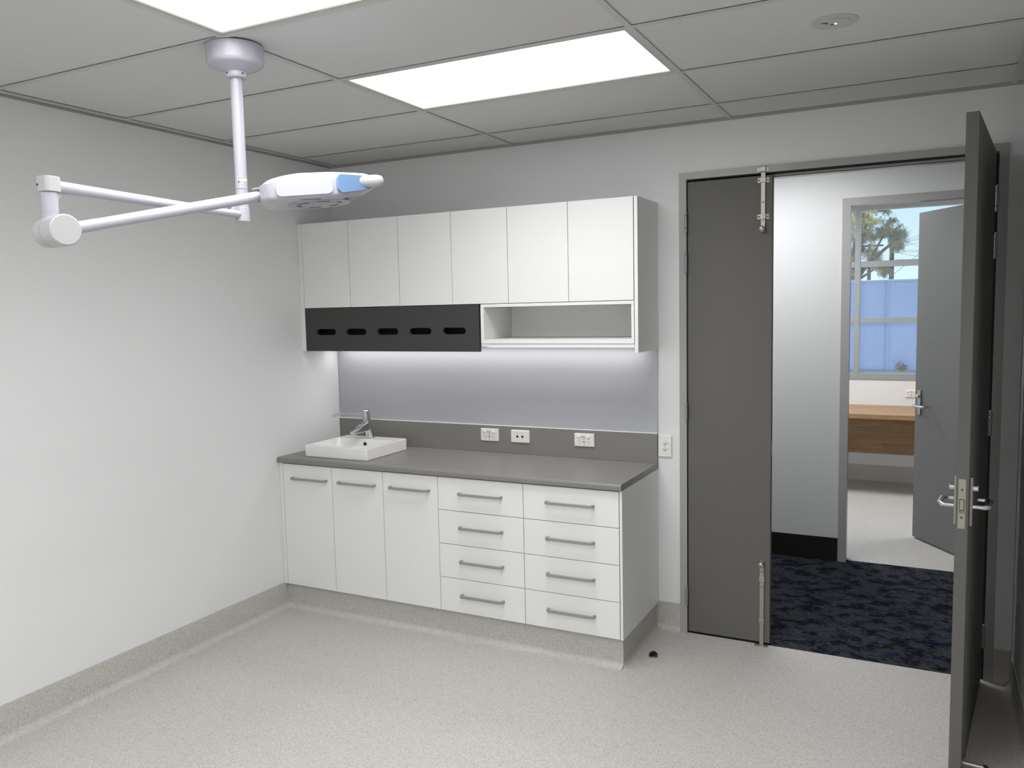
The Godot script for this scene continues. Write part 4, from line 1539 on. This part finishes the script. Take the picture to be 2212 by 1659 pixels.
# ================================================================ outside
func build_outside() -> void:
	var b := Mb.new()
	b.span(-40, 40, -0.3, -0.15, -60, -4.65)
	structure("ground", b, mats.concrete, "ground of the yard beyond the window", "ground")
	# steel fence
	var t := thing("fence", "blue steel sheet fence beyond the far window", "fence", Vector3(2.54, -0.15, -16.0))
	var o := t.position
	b = Mb.new(o)
	b.span(-4.7, 9.8, -0.15, 0.19, -16.12, -15.94)
	part("plinth", b, mats.concrete, t)
	for k in 6:
		var x0 := 2.54 - 7.2 + 2.4 * k
		b = Mb.new(o)
		var pr := PackedVector2Array()
		var n := 12
		for i in n:
			var x := 0.2 * i
			pr.append(Vector2(x, 0.0)); pr.append(Vector2(x + 0.13, 0.0)); pr.append(Vector2(x + 0.145, -0.006)); pr.append(Vector2(x + 0.185, -0.006))
		pr.append(Vector2(2.385, 0.0)); pr.append(Vector2(2.385, -0.03)); pr.append(Vector2(0.0, -0.03))
		b.prism(pr, Vector3(x0 + 0.008, 0.19, -16.0), Vector3.RIGHT, Vector3.BACK, Vector3(0, 1.98, 0))
		part("fence_sheet", b, mats.fence_blue, t)
		b = Mb.new(o)
		b.span(x0 - 0.03, x0 + 0.03, -0.1, 2.2, -16.06, -15.975, 0.004)
		part("fence_post", b, mats.fence_blue, t)
		b = Mb.new(o)
		b.span(x0, x0 + 2.4, 2.165, 2.215, -16.05, -15.96, 0.008)
		part("top_rail", b, mats.fence_blue, t)
	# weed at the foot of the fence
	t = thing("weed", "small dry weed at the foot of the blue fence", "plant", Vector3(2.86, 0.19, -15.9))
	b = Mb.new()
	var rng := RandomNumberGenerator.new()
	rng.seed = 17
	for k in 26:
		var a := rng.randf() * TAU
		var e := rng.randf_range(0.2, 1.3)
		var r := rng.randf_range(0.08, 0.22)
		var tip := Vector3(cos(a) * cos(e), sin(e), absf(sin(a)) * cos(e) * 0.3) * r
		b.tube([Vector3(tip.x * 0.1, 0, 0.01), tip * 0.6 + Vector3(0, 0.02, 0), tip], [0.008, 0.007, 0.002], 4)
		b.box(tip, Vector3(0.05, 0.02, 0.03), 0.0, Basis(Vector3.BACK, a))
	part("stems", b, mats.dry_weed, t)
	# tree
	t = thing("tree", "grey-green gum tree rising behind the blue fence", "tree", Vector3(0.3, -0.15, -30.0))
	b = Mb.new()
	b.tube([Vector3(0, 0, 0), Vector3(0.1, 1.6, 0), Vector3(0.35, 3.0, 0.1), Vector3(0.55, 4.4, 0)], [0.28, 0.24, 0.18, 0.08], 12)
	for e in [[Vector3(0.2, 2.2, 0), Vector3(1.0, 3.4, 0.2), Vector3(1.5, 4.4, 0.1)], [Vector3(0.3, 2.8, 0), Vector3(-0.4, 4.0, 0.3), Vector3(-0.5, 5.3, 0.2)], [Vector3(0.9, 3.2, 0.2), Vector3(1.5, 3.8, 0.3), Vector3(1.95, 4.2, 0.2)], [Vector3(0.4, 3.4, 0.1), Vector3(0.8, 4.6, -0.2), Vector3(1.0, 5.5, -0.1)], [Vector3(0.15, 2.0, 0), Vector3(0.6, 2.7, 0.3), Vector3(1.2, 3.1, 0.3)]]:
		b.tube(e, [0.1, 0.06, 0.025], 8)
	part("trunk", b, mats.bark, t)
	var lm := Mb.new()
	for k in 5:
		var an := TAU * k / 5.0 + 0.4
		var d := Vector3(cos(an), -0.6 + 0.5 * sin(k * 2.3), sin(an)).normalized()
		var s := d.cross(Vector3.UP).normalized() * 0.011
		var c := d * 0.01
		var e := d * 0.07
		var m := (c + e) * 0.5
		var nn := s.cross(d).normalized()
		lm.tri(c, m + s, m - s, nn, nn, nn)
		lm.tri(m - s, m + s, e, nn, nn, nn)
	var blobs := [[0.73, 4.76, 0.79], [1.30, 4.72, 0.70], [1.70, 4.52, 0.49], [2.02, 4.25, 0.35], [2.29, 4.11, 0.26], [1.15, 3.87, 0.61], [0.83, 3.53, 0.71], [1.57, 3.12, 0.35], [1.84, 2.93, 0.21], [0.68, 2.84, 0.62], [-0.01, 4.99, 1.25], [-0.16, 3.76, 1.07], [0.97, 5.44, 0.70], [1.58, 5.27, 0.35], [2.19, 3.81, 0.21], [-1.0, 4.4, 1.0]]
	var xf := []
	var cols := []
	for q in blobs:
		# each blob holds several loose tufts
		var tufts := int(7 + 21 * q[2])
		for i in tufts:
			var c: Vector3 = Vector3(rng.randfn(0, 0.5), rng.randfn(0, 0.5), rng.randfn(0, 0.6)) * q[2] * 0.95
			if c.length() > q[2] * 1.05:
				c = c.normalized() * q[2]
			c += Vector3(q[0], q[1], -30.0)
			var tone := rng.randf()
			for j in 58:
				var p: Vector3 = c + Vector3(rng.randfn(0, 0.085), rng.randfn(0, 0.07), rng.randfn(0, 0.09))
				var bs := Basis.from_euler(Vector3(rng.randf() * TAU, rng.randf() * TAU, rng.randf() * TAU)).scaled(Vector3.ONE * rng.randf_range(0.6, 1.05))
				xf.append(Transform3D(bs, p - t.position))
				var col := Color(0.35, 0.42, 0.38).lerp(Color(1.6, 1.5, 1.15), clampf(tone + rng.randf_range(-0.25, 0.25), 0, 1))
				cols.append(col)
	var mm := MultiMesh.new()
	mm.transform_format = MultiMesh.TRANSFORM_3D
	mm.use_colors = true
	mm.mesh = lm.mesh()
	mm.instance_count = xf.size()
	for i in xf.size():
		mm.set_instance_transform(i, xf[i])
		mm.set_instance_color(i, cols[i])
	var cr := MultiMeshInstance3D.new()
	cr.multimesh = mm
	cr.material_override = mats.leaf
	cr.name = "foliage"
	t.add_child(cr, true)
	cr.set_meta("kind", "stuff")
	# poles and lines
	t = thing("utility_pole", "dark power pole with a long cross arm, seen through the tree's leaves", "power pole", Vector3(1.183, -0.15, -31.60))
	o = t.position
	b = Mb.new(o)
	b.tube([Vector3(1.183, -0.15, -31.60), Vector3(1.183, 4.013, -31.600)], [0.085, 0.07], 14)
	part("pole", b, mats.pole_wood, t)
	b = Mb.new(o)
	b.span(0.649, 1.705, 3.893, 3.963, -31.53, -31.46, 0.01)
	part("cross_arm", b, mats.pole_wood, t)
	t = thing("utility_pole", "power pole with a short cross arm at the tree's edge, where the cables meet", "power pole", Vector3(1.993, -0.15, -31.60))
	o = t.position
	b = Mb.new(o)
	b.tube([Vector3(2.013, -0.15, -31.60), Vector3(1.993, 4.349, -31.600)], [0.1, 0.085], 14)
	part("pole", b, mats.pole_wood, t)
	b = Mb.new(o)
	b.span(1.855, 2.187, 4.075, 4.145, -31.52, -31.45, 0.01)
	part("cross_arm", b, mats.pole_wood, t)
	var lines := [[2.18, 3.79, 3.21, 3.79], [2.18, 3.74, 3.21, 3.71], [2.18, 3.69, 3.21, 3.67], [2.19, 3.58, 3.21, 3.58], [2.40, 3.89, 3.22, 3.33], [2.19, 3.51, 3.22, 3.30], [2.19, 3.47, 3.22, 3.25], [2.26, 3.45, 3.22, 3.07], [2.19, 3.19, 3.22, 3.04], [2.17, 2.66, 3.04, 3.19]]
	var where := ["topmost of the power cables fanning out from the pole", "second power cable from the top of the fan", "third power cable from the top of the fan", "fourth power cable from the top, above the crossing one", "power cable sloping down to the right across the others", "nearly level power cable, upper of a close pair", "nearly level power cable, lower of a close pair", "power cable sloping down below the close pair", "lowest level power cable in the window", "stay cable rising to the right from the fence top"]
	var n_line := 0
	for e in lines:
		var p0 := Vector3(e[0], e[1], -28.0)
		p0 = Vector3(3.378, 1.732, 4.184) + (p0 - Vector3(3.378, 1.732, 4.184)) * 1.11
		var p1 := Vector3(e[2], e[3], -24.0)
		var p2 := p0 + (p1 - p0) * 2.2
		t = thing("power_cable", where[n_line], "cable", (p0 + p2) * 0.5, "power cables beyond the far window")
		n_line += 1
		b = Mb.new(t.position)
		var pts := []
		for k in 9:
			var u := k / 8.0
			pts.append(p0.lerp(p2, u) + Vector3(0, -0.25 * u * (1.0 - u) * 0.6, 0))
		b.tube(pts, [0.009], 6)
		part("line", b, mats.cable, t)
